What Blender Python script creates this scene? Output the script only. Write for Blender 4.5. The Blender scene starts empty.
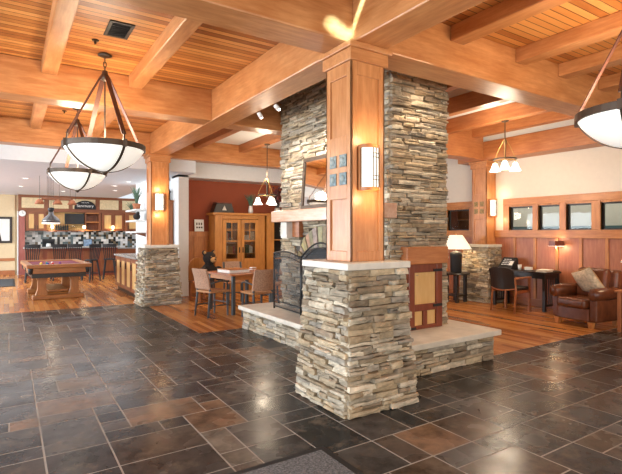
import bpy, math, random
from mathutils import Vector, Matrix, Euler

random.seed(7)
SC = bpy.context.scene
COL = SC.collection
PI = math.pi

# ------------------------------------------------------------------ camera
cam_d = bpy.data.cameras.new('camera')
cam_d.sensor_width = 36.0
cam_d.lens = 36.0 * 467.6 / 622.0
cam_d.shift_y = -4.0 / 622.0
cam_d.clip_start = 0.05
cam = bpy.data.objects.new('camera', cam_d)
COL.objects.link(cam)
cam.location = (0, 0, 1.5)
cam.rotation_euler = (PI / 2, 0, -math.radians(32.86))
SC.camera = cam

# ------------------------------------------------------------------ world, exposure, large lights
SC.view_settings.view_transform = 'Standard'
SC.view_settings.look = 'None'
SC.view_settings.exposure = 0.1
SC.view_settings.gamma = 1.0
SC.view_settings.use_curve_mapping = False

world = bpy.data.worlds.new('daylight')
SC.world = world
world.use_nodes = True
wbg = world.node_tree.nodes['Background']
wbg.inputs['Color'].default_value = (0.86, 0.93, 1.0, 1)
wbg.inputs['Strength'].default_value = 0.95


def area_light(name, loc, direction, sx, sy, power, color):
    d = bpy.data.lights.new(name, 'AREA')
    d.shape = 'RECTANGLE'
    d.size, d.size_y = sx, sy
    d.energy = power
    d.color = color
    o = bpy.data.objects.new(name, d)
    COL.objects.link(o)
    o.location = loc
    o.rotation_euler = Vector(direction).to_track_quat('-Z', 'Y').to_euler()
    return o


def point_light(name, loc, power, color, radius=0.05):
    d = bpy.data.lights.new(name, 'POINT')
    d.energy = power
    d.color = color
    d.shadow_soft_size = radius
    o = bpy.data.objects.new(name, d)
    COL.objects.link(o)
    o.location = loc
    return o


def spot_light(name, loc, target, power, color, angle, blend=0.5, radius=0.03):
    d = bpy.data.lights.new(name, 'SPOT')
    d.energy = power
    d.color = color
    d.spot_size = math.radians(angle)
    d.spot_blend = blend
    d.shadow_soft_size = radius
    o = bpy.data.objects.new(name, d)
    COL.objects.link(o)
    o.location = loc
    o.rotation_euler = (Vector(target) - Vector(loc)).to_track_quat('-Z', 'Y').to_euler()
    return o


WARM = (1.0, 0.72, 0.42)
WARM2 = (1.0, 0.82, 0.6)
# daylight through the window wall to the left, and the glazed entrance behind the camera
area_light('window_daylight', (-3.9, 4.0, 1.9), (1, 0, -0.08), 9.0, 2.6, 540, (0.82, 0.91, 1.0))
area_light('games_room_window', (-5.8, 14.5, 1.6), (1, -0.15, 0.3), 7.5, 2.0, 800, (0.82, 0.91, 1.0))
area_light('entrance_daylight', (3.0, -3.9, 1.8), (0, 1, 0.05), 9.0, 2.4, 240, (1.0, 0.88, 0.72))
# kitchen downlights and the lit room seen through the interior windows
area_light('kitchen_downlight', (1.5, 15.5, 2.84), (0, 0, -1), 5.0, 6.0, 130, (0.96, 0.97, 1.0))
area_light('office_light', (10.3, 5.5, 2.5), (0, 0, -1), 1.0, 6.0, 45, (1.0, 0.95, 0.85))
# added narrow spots that draw the bright patch and streak on the beam corner
for x, z, w in ((2.27, 3.255, 2.6), (2.33, 3.225, 2.8), (2.39, 3.205, 2.6), (2.44, 3.195, 2.2)):
    spot_light('beam_patch_spot', (0.9, 1.4, 2.5), (x, 3.2, z), 1500, (0.45, 0.82, 1.0), w * 1.5, 1.0, 0.01)
for k in range(9):
    spot_light('beam_patch_spot', (0.9, 2.2, 2.5), (2.5, 3.235 - 0.022 * k, 3.22 + 0.031 * k), 1000, (0.45, 0.82, 1.0), 2.0, 0.9, 0.01)


# ------------------------------------------------------------------ mesh helper
class MB:
    """collects vertices and faces of ONE mesh"""

    def __init__(self):
        self.v, self.f, self.c, self.use_c = [], [], [], False

    def add(self, vs, fs, col=None):
        n = len(self.v)
        self.v += [tuple(p) for p in vs]
        self.f += [tuple(i + n for i in q) for q in fs]
        if col is not None:
            self.use_c = True
        self.c += [col or (0.5, 0.5, 0.5)] * len(fs)
        return self

    def box(self, x0, x1, y0, y1, z0, z1, col=None, rot=None):
        vs = [(x, y, z) for z in (z0, z1) for y in (y0, y1) for x in (x0, x1)]
        if rot:
            c = Vector(((x0 + x1) / 2, (y0 + y1) / 2, (z0 + z1) / 2))
            m = Euler(rot).to_matrix()
            vs = [c + m @ (Vector(p) - c) for p in vs]
        return self.add(vs, [(0, 2, 3, 1), (4, 5, 7, 6), (0, 1, 5, 4), (1, 3, 7, 5), (3, 2, 6, 7), (2, 0, 4, 6)], col)

    def prism(self, poly, z0, z1, axis='z', col=None):
        def P(a, b, h):
            return (a, b, h) if axis == 'z' else ((h, a, b) if axis == 'x' else (a, h, b))
        n = len(poly)
        vs = [P(a, b, z0) for a, b in poly] + [P(a, b, z1) for a, b in poly]
        fs = [tuple(range(n))[::-1], tuple(range(n, 2 * n))]
        fs += [(i, (i + 1) % n, n + (i + 1) % n, n + i) for i in range(n)]
        return self.add(vs, fs, col)

    def frustum(self, c, h0, h1, z0, z1, col=None):
        vs = [(c[0] + sx * h, c[1] + sy * h, z) for h, z in ((h0, z0), (h1, z1)) for sx, sy in ((-1, -1), (1, -1), (1, 1), (-1, 1))]
        return self.add(vs, [(3, 2, 1, 0), (4, 5, 6, 7)] + [(i, (i + 1) % 4, 4 + (i + 1) % 4, 4 + i) for i in range(4)], col)

    def tube(self, pts, r, n=8, col=None):
        pts = [Vector(p) for p in pts]
        rs = r if isinstance(r, (list, tuple)) else [r] * len(pts)
        vs, fs = [], []
        t0 = (pts[1] - pts[0]).normalized()
        ref = Vector((0, 0, 1)) if abs(t0.z) < 0.9 else Vector((1, 0, 0))
        for i, p in enumerate(pts):
            t = (pts[min(i + 1, len(pts) - 1)] - pts[max(i - 1, 0)]).normalized()
            a = t.cross(ref)
            if a.length < 1e-5:
                a = t.cross(Vector((0, 1, 0)))
            a.normalize()
            b = a.cross(t).normalized()
            for k in range(n):
                w = 2 * PI * k / n
                vs.append(p + (a * math.cos(w) + b * math.sin(w)) * rs[i])
        for i in range(len(pts) - 1):
            for k in range(n):
                k2 = (k + 1) % n
                fs.append((i * n + k, i * n + k2, (i + 1) * n + k2, (i + 1) * n + k))
        fs.append(tuple(range(n))[::-1])
        fs.append(tuple(range((len(pts) - 1) * n, len(pts) * n)))
        return self.add(vs, fs, col)

    def ribbon(self, pts, w, t, side, col=None):
        """flat strap along pts, width w along vector side, thickness t"""
        pts = [Vector(p) for p in pts]
        s = Vector(side).normalized()
        vs, fs = [], []
        for i, p in enumerate(pts):
            tg = (pts[min(i + 1, len(pts) - 1)] - pts[max(i - 1, 0)]).normalized()
            nrm = tg.cross(s).normalized()
            for a, b in ((-1, -1), (1, -1), (1, 1), (-1, 1)):
                vs.append(p + s * (a * w / 2) + nrm * (b * t / 2))
        for i in range(len(pts) - 1):
            for k in range(4):
                k2 = (k + 1) % 4
                fs.append((i * 4 + k, i * 4 + k2, i * 4 + 4 + k2, i * 4 + 4 + k))
        fs.append((3, 2, 1, 0))
        q = 4 * (len(pts) - 1)
        fs.append((q, q + 1, q + 2, q + 3))
        return self.add(vs, fs, col)

    def lathe(self, prof, c=(0, 0, 0), n=24, col=None, a0=0.0, a1=2 * PI, axis='z'):
        full = abs(a1 - a0 - 2 * PI) < 1e-6
        m = n if full else n + 1
        vs, fs = [], []
        for r, z in prof:
            for k in range(m):
                w = a0 + (a1 - a0) * k / n
                x, y = r * math.cos(w), r * math.sin(w)
                if axis == 'z':
                    vs.append((c[0] + x, c[1] + y, c[2] + z))
                elif axis == 'x':
                    vs.append((c[0] + z, c[1] + x, c[2] + y))
                else:
                    vs.append((c[0] + x, c[1] + z, c[2] + y))
        for i in range(len(prof) - 1):
            for k in range(n):
                k2 = (k + 1) % m
                fs.append((i * m + k, i * m + k2, (i + 1) * m + k2, (i + 1) * m + k))
        return self.add(vs, fs, col)

    def ball(self, c, r, n=12, col=None):
        rx, ry, rz = r if isinstance(r, (list, tuple)) else (r, r, r)
        vs, fs = [], []
        h = max(6, n // 2 + 2)
        for i in range(h + 1):
            a = PI * i / h - PI / 2
            for k in range(n):
                w = 2 * PI * k / n
                vs.append((c[0] + rx * math.cos(a) * math.cos(w), c[1] + ry * math.cos(a) * math.sin(w), c[2] + rz * math.sin(a)))
        for i in range(h):
            for k in range(n):
                k2 = (k + 1) % n
                fs.append((i * n + k, i * n + k2, (i + 1) * n + k2, (i + 1) * n + k))
        return self.add(vs, fs, col)

    def build(self, name, mat, parent=None, off=None, smooth=False, bevel=0.0, seg=2, remesh=0.0):
        vs = self.v if off is None else [(p[0] - off[0], p[1] - off[1], p[2] - off[2]) for p in self.v]
        me = bpy.data.meshes.new(name)
        me.from_pydata(vs, [], self.f)
        if self.use_c:
            at = me.color_attributes.new('tint', 'FLOAT_COLOR', 'CORNER')
            buf = []
            for p, c in zip(me.polygons, self.c):
                buf += [c[0], c[1], c[2], 1.0] * p.loop_total
            at.data.foreach_set('color', buf)
        me.materials.append(mat)
        if smooth:
            me.polygons.foreach_set('use_smooth', [True] * len(me.polygons))
        me.update()
        o = bpy.data.objects.new(name, me)
        COL.objects.link(o)
        if parent is not None:
            o.parent = parent
        if bevel:
            b = o.modifiers.new('bevel', 'BEVEL')
            b.width = bevel
            b.segments = seg
            b.limit_method = 'ANGLE'
        if remesh:
            r = o.modifiers.new('remesh', 'REMESH')
            r.mode = 'VOXEL'
            r.voxel_size = remesh
            r.use_smooth_shade = True
        return o


def tag(o, label, cat, group=None, kind=None):
    if label:
        o['label'] = label
    if cat:
        o['category'] = cat
    if group:
        o['group'] = group
    if kind:
        o['kind'] = kind
    return o


def thing(name, label, cat, loc=(0, 0, 0), rz=0.0, group=None):
    o = bpy.data.objects.new(name, None)
    o.empty_display_size = 0.1
    COL.objects.link(o)
    o.location = loc
    o.rotation_euler = (0, 0, rz)
    return tag(o, label, cat, group, 'thing')


def struct(name, mb, mat, **k):
    o = mb.build(name, mat, **k)
    o['kind'] = 'structure'
    return o


def dup(root, loc=None, rz=None, label=None, group=None):
    r = root.copy()
    COL.objects.link(r)
    if loc is not None:
        r.location = loc
    if rz is not None:
        r.rotation_euler = (0, 0, rz)
    if label:
        r['label'] = label
    if group:
        r['group'] = group
    for ch in list(root.children):
        c = ch.copy()
        COL.objects.link(c)
        c.parent = r
        for g in list(ch.children):
            d = g.copy()
            COL.objects.link(d)
            d.parent = c
    return r


# ------------------------------------------------------------------ materials
def new_mat(name):
    m = bpy.data.materials.new(name)
    m.use_nodes = True
    nt = m.node_tree
    b = nt.nodes['Principled BSDF']
    return m, nt, b


def L(nt, a, b):
    nt.links.new(a, b)


def N(nt, t, **k):
    n = nt.nodes.new(t)
    for a, v in k.items():
        setattr(n, a, v)
    return n


def ramp(nt, src, stops):
    r = N(nt, 'ShaderNodeValToRGB')
    e = r.color_ramp.elements
    while len(e) < len(stops):
        e.new(0.5)
    for i, (p, c) in enumerate(stops):
        e[i].position = p
        e[i].color = (c[0], c[1], c[2], 1)
    L(nt, src, r.inputs['Fac'])
    return r.outputs['Color']


def mathn(nt, op, a, b=None):
    n = N(nt, 'ShaderNodeMath', operation=op)
    for i, s in enumerate((a, b)):
        if s is None:
            continue
        if isinstance(s, (int, float)):
            n.inputs[i].default_value = s
        else:
            L(nt, s, n.inputs[i])
    return n.outputs[0]


def mix(nt, fac, a, b, mode='MIX'):
    n = N(nt, 'ShaderNodeMix', data_type='RGBA', blend_type=mode)
    for i, s in ((0, fac), (6, a), (7, b)):
        if isinstance(s, (int, float)):
            n.inputs[i].default_value = s
        elif isinstance(s, tuple):
            n.inputs[i].default_value = (s[0], s[1], s[2], 1)
        else:
            L(nt, s, n.inputs[i])
    return n.outputs[2]


def bump(nt, b, h, strength=0.2, dist=0.01):
    n = N(nt, 'ShaderNodeBump')
    n.inputs['Strength'].default_value = strength
    n.inputs['Distance'].default_value = dist
    L(nt, h, n.inputs['Height'])
    L(nt, n.outputs['Normal'], b.inputs['Normal'])


def coords(nt, scale=(1, 1, 1)):
    tc = N(nt, 'ShaderNodeTexCoord')
    mp = N(nt, 'ShaderNodeMapping')
    mp.inputs['Scale'].default_value = scale
    L(nt, tc.outputs['Object'], mp.inputs['Vector'])
    return mp.outputs['Vector']


def noise(nt, vec, scale, detail=3, rough=0.5):
    n = N(nt, 'ShaderNodeTexNoise')
    n.inputs['Scale'].default_value = scale
    n.inputs['Detail'].default_value = detail
    n.inputs['Roughness'].default_value = rough
    L(nt, vec, n.inputs['Vector'])
    return n.outputs['Fac']


def plain(name, col, rough=0.5, metal=0.0, var=0.12, scale=14.0, bmp=0.0, spec=0.5):
    m, nt, b = new_mat(name)
    f = noise(nt, coords(nt), scale, 4)
    c0 = tuple(max(0, x * (1 - var)) for x in col)
    c1 = tuple(min(1, x * (1 + var)) for x in col)
    L(nt, ramp(nt, f, [(0.3, c0), (0.7, c1)]), b.inputs['Base Color'])
    b.inputs['Roughness'].default_value = rough
    b.inputs['Metallic'].default_value = metal
    b.inputs['Specular IOR Level'].default_value = spec
    if bmp:
        bump(nt, b, f, bmp)
    return m


def wood(name, c1, c2, axis='z', rough=0.4, scale=1.0):
    """timber with the grain running along an object axis and a blotchy figure"""
    m, nt, b = new_mat(name)
    st = {'x': (0.12, 1, 1), 'y': (1, 0.12, 1), 'z': (1, 1, 0.12)}[axis]
    v = coords(nt, tuple(s * scale for s in st))
    g = noise(nt, v, 26, 5, 0.6)
    fig = noise(nt, coords(nt, tuple(s * 0.6 + 0.4 for s in st)), 5.0 * scale, 4, 0.6)
    s = mathn(nt, 'ADD', mathn(nt, 'MULTIPLY', g, 0.55), mathn(nt, 'MULTIPLY', fig, 0.45))
    L(nt, ramp(nt, s, [(0.34, c1), (0.52, tuple((a + q) / 2 for a, q in zip(c1, c2))), (0.66, c2)]), b.inputs['Base Color'])
    b.inputs['Roughness'].default_value = rough
    bump(nt, b, g, 0.06, 0.005)
    return m


def planks(name, cols, width, along='x', rough=0.35, groove=0.06, length=0.0, gcol=0.25, bmp=0.4):
    m, nt, b = new_mat(name)
    tc = N(nt, 'ShaderNodeTexCoord')
    sep = N(nt, 'ShaderNodeSeparateXYZ')
    L(nt, tc.outputs['Object'], sep.inputs[0])
    across = sep.outputs['Y' if along == 'x' else 'X']
    al = sep.outputs['X' if along == 'x' else 'Y']
    u = mathn(nt, 'DIVIDE', across, width)
    idx = mathn(nt, 'FLOOR', u)
    fr = mathn(nt, 'FRACT', u)
    wn = N(nt, 'ShaderNodeTexWhiteNoise', noise_dimensions='2D')
    cb = N(nt, 'ShaderNodeCombineXYZ')
    L(nt, idx, cb.inputs[0])
    if length:
        w1 = N(nt, 'ShaderNodeTexWhiteNoise', noise_dimensions='1D')
        L(nt, idx, w1.inputs['W'])
        row = mathn(nt, 'FLOOR', mathn(nt, 'ADD', mathn(nt, 'DIVIDE', al, length), w1.outputs['Value']))
        L(nt, row, cb.inputs[1])
    L(nt, cb.outputs[0], wn.inputs['Vector'])
    k = (0.1, 1, 1) if along == 'x' else (1, 0.1, 1)
    g = noise(nt, coords(nt, k), 30, 5, 0.6)
    s = mathn(nt, 'ADD', mathn(nt, 'MULTIPLY', wn.outputs['Value'], 0.7), mathn(nt, 'MULTIPLY', g, 0.3))
    n = len(cols) - 1
    c = ramp(nt, s, [(0.15 + 0.7 * i / n, q) for i, q in enumerate(cols)])
    edge = mathn(nt, 'LESS_THAN', fr, groove)
    c = mix(nt, edge, c, mix(nt, 1.0, c, (gcol, gcol * 0.8, gcol * 0.6), 'MULTIPLY'))
    L(nt, c, b.inputs['Base Color'])
    b.inputs['Roughness'].default_value = rough
    bump(nt, b, mathn(nt, 'SUBTRACT', g, mathn(nt, 'MULTIPLY', edge, 2.0)), bmp * 0.3, 0.006)
    return m


def tinted(name, rough, var=0.35, scale=18, bmp=0.5, dist=0.01, spec=0.4, rvar=0.0, second=None):
    """uses each stone's / tile's own colour with mineral variation on top"""
    m, nt, b = new_mat(name)
    a = N(nt, 'ShaderNodeAttribute', attribute_name='tint')
    v = coords(nt)
    f = noise(nt, v, scale, 6, 0.65)
    f2 = noise(nt, v, scale * 0.28, 3, 0.5)
    s = mathn(nt, 'ADD', mathn(nt, 'MULTIPLY', f, 0.6), mathn(nt, 'MULTIPLY', f2, 0.4))
    lo, hi = 1 - var, 1 + var
    c = mix(nt, 1.0, a.outputs['Color'], ramp(nt, s, [(0.32, (lo, lo, lo)), (0.68, (hi, hi, hi))]), 'MULTIPLY')
    if second:
        k = ramp(nt, noise(nt, v, 3.1, 5, 0.7), [(0.53, (0, 0, 0)), (0.68, (0.75, 0.75, 0.75))])
        c = mix(nt, k, c, second)
    L(nt, c, b.inputs['Base Color'])
    b.inputs['Specular IOR Level'].default_value = spec
    if rvar:
        r = ramp(nt, f2, [(0.3, (rough - rvar,) * 3), (0.7, (rough + rvar,) * 3)])
        L(nt, r, b.inputs['Roughness'])
    else:
        b.inputs['Roughness'].default_value = rough
    bump(nt, b, s, bmp, dist)
    return m


def glow(name, col, strength, base=(0.9, 0.88, 0.82)):
    m, nt, b = new_mat(name)
    f = noise(nt, coords(nt), 9, 4)
    L(nt, ramp(nt, f, [(0.3, tuple(x * 0.86 for x in col)), (0.7, col)]), b.inputs['Emission Color'])
    b.inputs['Base Color'].default_value = (*base, 1)
    b.inputs['Emission Strength'].default_value = strength
    b.inputs['Roughness'].default_value = 0.4
    return m


def glass_mat(name, tint=(0.9, 0.95, 0.95), gloss=0.12):
    m = bpy.data.materials.new(name)
    m.use_nodes = True
    nt = m.node_tree
    nt.nodes.clear()
    out = N(nt, 'ShaderNodeOutputMaterial')
    t = N(nt, 'ShaderNodeBsdfTransparent')
    t.inputs['Color'].default_value = (*tint, 1)
    g = N(nt, 'ShaderNodeBsdfGlossy')
    g.inputs['Roughness'].default_value = 0.03
    mx = N(nt, 'ShaderNodeMixShader')
    mx.inputs[0].default_value = gloss
    L(nt, t.outputs[0], mx.inputs[1])
    L(nt, g.outputs[0], mx.inputs[2])
    L(nt, mx.outputs[0], out.inputs['Surface'])
    return m


def mosaic(name):
    m, nt, b = new_mat(name)
    tc = N(nt, 'ShaderNodeTexCoord')
    sep = N(nt, 'ShaderNodeSeparateXYZ')
    L(nt, tc.outputs['Object'], sep.inputs[0])
    cb = N(nt, 'ShaderNodeCombineXYZ')
    L(nt, mathn(nt, 'FLOOR', mathn(nt, 'DIVIDE', sep.outputs['X'], 0.09)), cb.inputs[0])
    L(nt, mathn(nt, 'FLOOR', mathn(nt, 'DIVIDE', sep.outputs['Z'], 0.09)), cb.inputs[1])
    wn = N(nt, 'ShaderNodeTexWhiteNoise', noise_dimensions='2D')
    L(nt, cb.outputs[0], wn.inputs['Vector'])
    r = N(nt, 'ShaderNodeValToRGB')
    r.color_ramp.interpolation = 'CONSTANT'
    e = r.color_ramp.elements
    cols = [(0.02, 0.025, 0.025), (0.55, 0.56, 0.55), (0.10, 0.14, 0.15), (0.40, 0.42, 0.42), (0.14, 0.11, 0.07), (0.70, 0.71, 0.71)]
    while len(e) < len(cols):
        e.new(0.5)
    for i, c in enumerate(cols):
        e[i].position = i / len(cols)
        e[i].color = (*c, 1)
    L(nt, wn.outputs['Value'], r.inputs['Fac'])
    L(nt, r.outputs['Color'], b.inputs['Base Color'])
    b.inputs['Roughness'].default_value = 0.2
    return m


M = {}
for ax in 'xyz':
    M['fir_' + ax] = wood('fir timber ' + ax, (0.40, 0.14, 0.038), (0.63, 0.295, 0.115), ax, 0.34)
    M['cherry_' + ax] = wood('cherry wood ' + ax, (0.30, 0.09, 0.03), (0.48, 0.19, 0.07), ax, 0.38)
    M['oak_' + ax] = wood('golden oak ' + ax, (0.38, 0.125, 0.026), (0.60, 0.25, 0.07), ax, 0.36)
M['redfir_y'] = wood('red fir timber y', (0.36, 0.115, 0.035), (0.55, 0.23, 0.085), 'y', 0.4)
M['redfir_x'] = wood('red fir timber x', (0.36, 0.115, 0.035), (0.55, 0.23, 0.085), 'x', 0.4)
M['panel'] = wood('wainscot panel', (0.32, 0.095, 0.042), (0.50, 0.19, 0.09), 'z', 0.4)
M['mantel'] = wood('mantel timber', (0.46, 0.25, 0.155), (0.64, 0.43, 0.32), 'y', 0.2)  # wood colour paled to stand in for daylight sheen on the front
M['reddoor'] = wood('dark cherry', (0.16, 0.035, 0.015), (0.27, 0.07, 0.03), 'z', 0.35)
for ax in 'xz':
    M['kcherry_' + ax] = wood('kitchen cherry ' + ax, (0.17, 0.05, 0.018), (0.30, 0.105, 0.04), ax, 0.38)
    M['honey_' + ax] = wood('honey oak ' + ax, (0.42, 0.155, 0.025), (0.68, 0.30, 0.065), ax, 0.36)
for ax in 'xyz':
    M['pool_' + ax] = wood('pool table oak ' + ax, (0.25, 0.085, 0.022), (0.44, 0.18, 0.05), ax, 0.36)
M['maple'] = wood('pale maple', (0.62, 0.36, 0.12), (0.76, 0.50, 0.22), 'z', 0.4)
M['darkwood'] = wood('espresso wood', (0.012, 0.008, 0.006), (0.03, 0.018, 0.012), 'z', 0.35)
M['greywood'] = wood('weathered grey wood', (0.03, 0.035, 0.035), (0.09, 0.095, 0.095), 'z', 0.5)
M['ceil_planks'] = planks('ceiling boards', [(0.34, 0.10, 0.02), (0.56, 0.215, 0.05), (0.70, 0.32, 0.095)], 0.085, 'x', 0.4, 0.12, 0, 0.22)
M['floor_planks'] = planks('wood floor boards', [(0.30, 0.09, 0.02), (0.48, 0.18, 0.045), (0.62, 0.28, 0.08)], 0.085, 'y', 0.24, 0.04, 1.2, 0.4)
M['stone'] = tinted('ledge stone', 0.85, 0.4, 16, 0.9, 0.02, 0.25)
M['slate'] = tinted('slate tile', 0.25, 0.75, 8, 0.12, 0.004, 0.16, 0.08, (0.14, 0.108, 0.078))
M['grout'] = plain('grout', (0.33, 0.295, 0.25), 0.7)
M['mortar'] = plain('dark mortar joint', (0.10, 0.085, 0.07), 0.95)  # even dark mortar colour behind the stones
M['capstone'] = plain('cast capstone', (0.68, 0.64, 0.56), 0.6, 0, 0.1, 9, 0.15)
M['hearthslab'] = plain('hearth slab', (0.62, 0.56, 0.46), 0.55, 0, 0.12, 7, 0.15)
M['white'] = plain('white drywall', (0.74, 0.745, 0.74), 0.85, 0, 0.02)
M['ceilpaint'] = plain('cool grey ceiling paint', (0.70, 0.75, 0.80), 0.85, 0, 0.02)
M['beige'] = plain('beige drywall', (0.72, 0.66, 0.58), 0.85, 0, 0.02)
M['cream'] = plain('cream wall', (0.66, 0.52, 0.32), 0.85, 0, 0.03)
M['redwall'] = plain('terracotta wall', (0.33, 0.075, 0.03), 0.8, 0, 0.06, 3)
M['iron'] = plain('dark iron', (0.03, 0.028, 0.026), 0.45, 0.6)
M['bronze'] = plain('aged bronze', (0.085, 0.06, 0.042), 0.4, 0.6)
M['darksteel'] = plain('dark steel', (0.16, 0.16, 0.16), 0.3, 0.9)
M['steel'] = plain('brushed steel', (0.5, 0.5, 0.5), 0.28, 1.0)
M['brass'] = plain('brass', (0.55, 0.33, 0.12), 0.35, 0.9)
M['strap'] = plain('brown leather strap', (0.09, 0.028, 0.014), 0.5)
M['leather'] = plain('brown club leather', (0.13, 0.038, 0.014), 0.26, 0, 0.25, 7, 0.1)
M['blackleather'] = plain('black leather', (0.02, 0.017, 0.016), 0.4)
M['rattan'] = plain('woven tan seat', (0.42, 0.2, 0.08), 0.7, 0, 0.35, 60, 0.4)
M['rattan2'] = plain('woven taupe back', (0.36, 0.20, 0.12), 0.7, 0, 0.35, 60, 0.4)
M['black'] = plain('matte black', (0.012, 0.012, 0.013), 0.6)
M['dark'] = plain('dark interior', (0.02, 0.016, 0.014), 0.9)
M['soot'] = plain('sooty firebrick', (0.05, 0.042, 0.036), 0.95)
M['whiteplastic'] = plain('white ceramic', (0.8, 0.8, 0.77), 0.35, 0, 0.03)
M['paper'] = plain('paper', (0.78, 0.76, 0.70), 0.8, 0, 0.05)
M['felt'] = plain('burgundy felt', (0.17, 0.025, 0.045), 0.9)
M['cushion'] = plain('cream patterned cloth', (0.60, 0.48, 0.33), 0.9, 0, 0.3, 22, 0.3)
M['fur'] = plain('black plush', (0.02, 0.014, 0.011), 0.95, 0, 0.4, 60, 0.8)
M['tanfur'] = plain('tan plush', (0.48, 0.25, 0.09), 0.95, 0, 0.2, 60, 0.5)
M['greens'] = plain('dry green grass', (0.10, 0.17, 0.11), 0.8, 0, 0.4)
M['dryflower'] = plain('dried burgundy flowers', (0.13, 0.03, 0.03), 0.8, 0, 0.5, 30)
M['terracotta'] = plain('terracotta pot', (0.40, 0.14, 0.06), 0.7)
M['mat_grey'] = plain('grey carpet mat', (0.13, 0.13, 0.13), 0.98, 0, 0.6, 70, 0.5)
M['rubber'] = plain('black rubber edge', (0.012, 0.012, 0.012), 0.7)
M['granite'] = plain('grey granite', (0.30, 0.29, 0.27), 0.25, 0, 0.3, 40)
M['tealtile'] = plain('teal glazed tile', (0.10, 0.16, 0.17), 0.3, 0, 0.5, 40)
M['relief'] = plain('pewter relief', (0.27, 0.31, 0.29), 0.5)
M['goldtile'] = plain('bronze relief tile', (0.26, 0.17, 0.06), 0.4, 0.3, 0.4, 40)
M['bluestrip'] = plain('teal wall stripe', (0.06, 0.13, 0.15), 0.7)
M['mosaic'] = mosaic('backsplash mosaic')
M['alabaster'] = glow('alabaster glass', (1.0, 0.96, 0.87), 0.55)
M['shade'] = glow('frosted lit glass', (1.0, 0.93, 0.80), 2.2)
M['sconce'] = glow('lit mica glass', (1.0, 0.93, 0.78), 1.25)
M['lampshade'] = glow('lit linen lampshade', (1.0, 0.84, 0.62), 0.5)
M['bulb'] = glow('lamp bulb', (1.0, 0.94, 0.85), 14.0)
M['downlight'] = glow('downlight lens', (1.0, 0.96, 0.9), 3.0)
M['puck'] = glow('warm puck light', (1.0, 0.72, 0.36), 4.0)
M['glass'] = glass_mat('window glass', (0.8, 0.83, 0.82), 0.018)
M['cabglass'] = glass_mat('cabinet glass', (0.85, 0.85, 0.83), 0.06)
m_, nt_, b_ = new_mat('mirror silver')
b_.inputs['Metallic'].default_value = 1.0
b_.inputs['Roughness'].default_value = 0.03
b_.inputs['Base Color'].default_value = (0.86, 0.84, 0.79, 1)
M['mirror'] = m_
m_, nt_, b_ = new_mat('fire screen mesh')
tc_ = N(nt_, 'ShaderNodeTexCoord')
ck_ = N(nt_, 'ShaderNodeTexChecker')
ck_.inputs['Scale'].default_value = 160
L(nt_, tc_.outputs['Object'], ck_.inputs['Vector'])
b_.inputs['Base Color'].default_value = (0.015, 0.015, 0.016, 1)
mm_ = N(nt_, 'ShaderNodeMath', operation='MULTIPLY_ADD')
L(nt_, ck_.outputs['Fac'], mm_.inputs[0])
mm_.inputs[1].default_value = 0.2
mm_.inputs[2].default_value = 0.36
L(nt_, mm_.outputs[0], b_.inputs['Alpha'])
M['screenmesh'] = m_


# ------------------------------------------------------------------ ledge stone
STONES = [(0.46, 0.39, 0.30), (0.38, 0.30, 0.21), (0.54, 0.47, 0.37), (0.44, 0.34, 0.225), (0.32, 0.25, 0.18), (0.50, 0.40, 0.275), (0.60, 0.53, 0.42), (0.38, 0.335, 0.28)]


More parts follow.
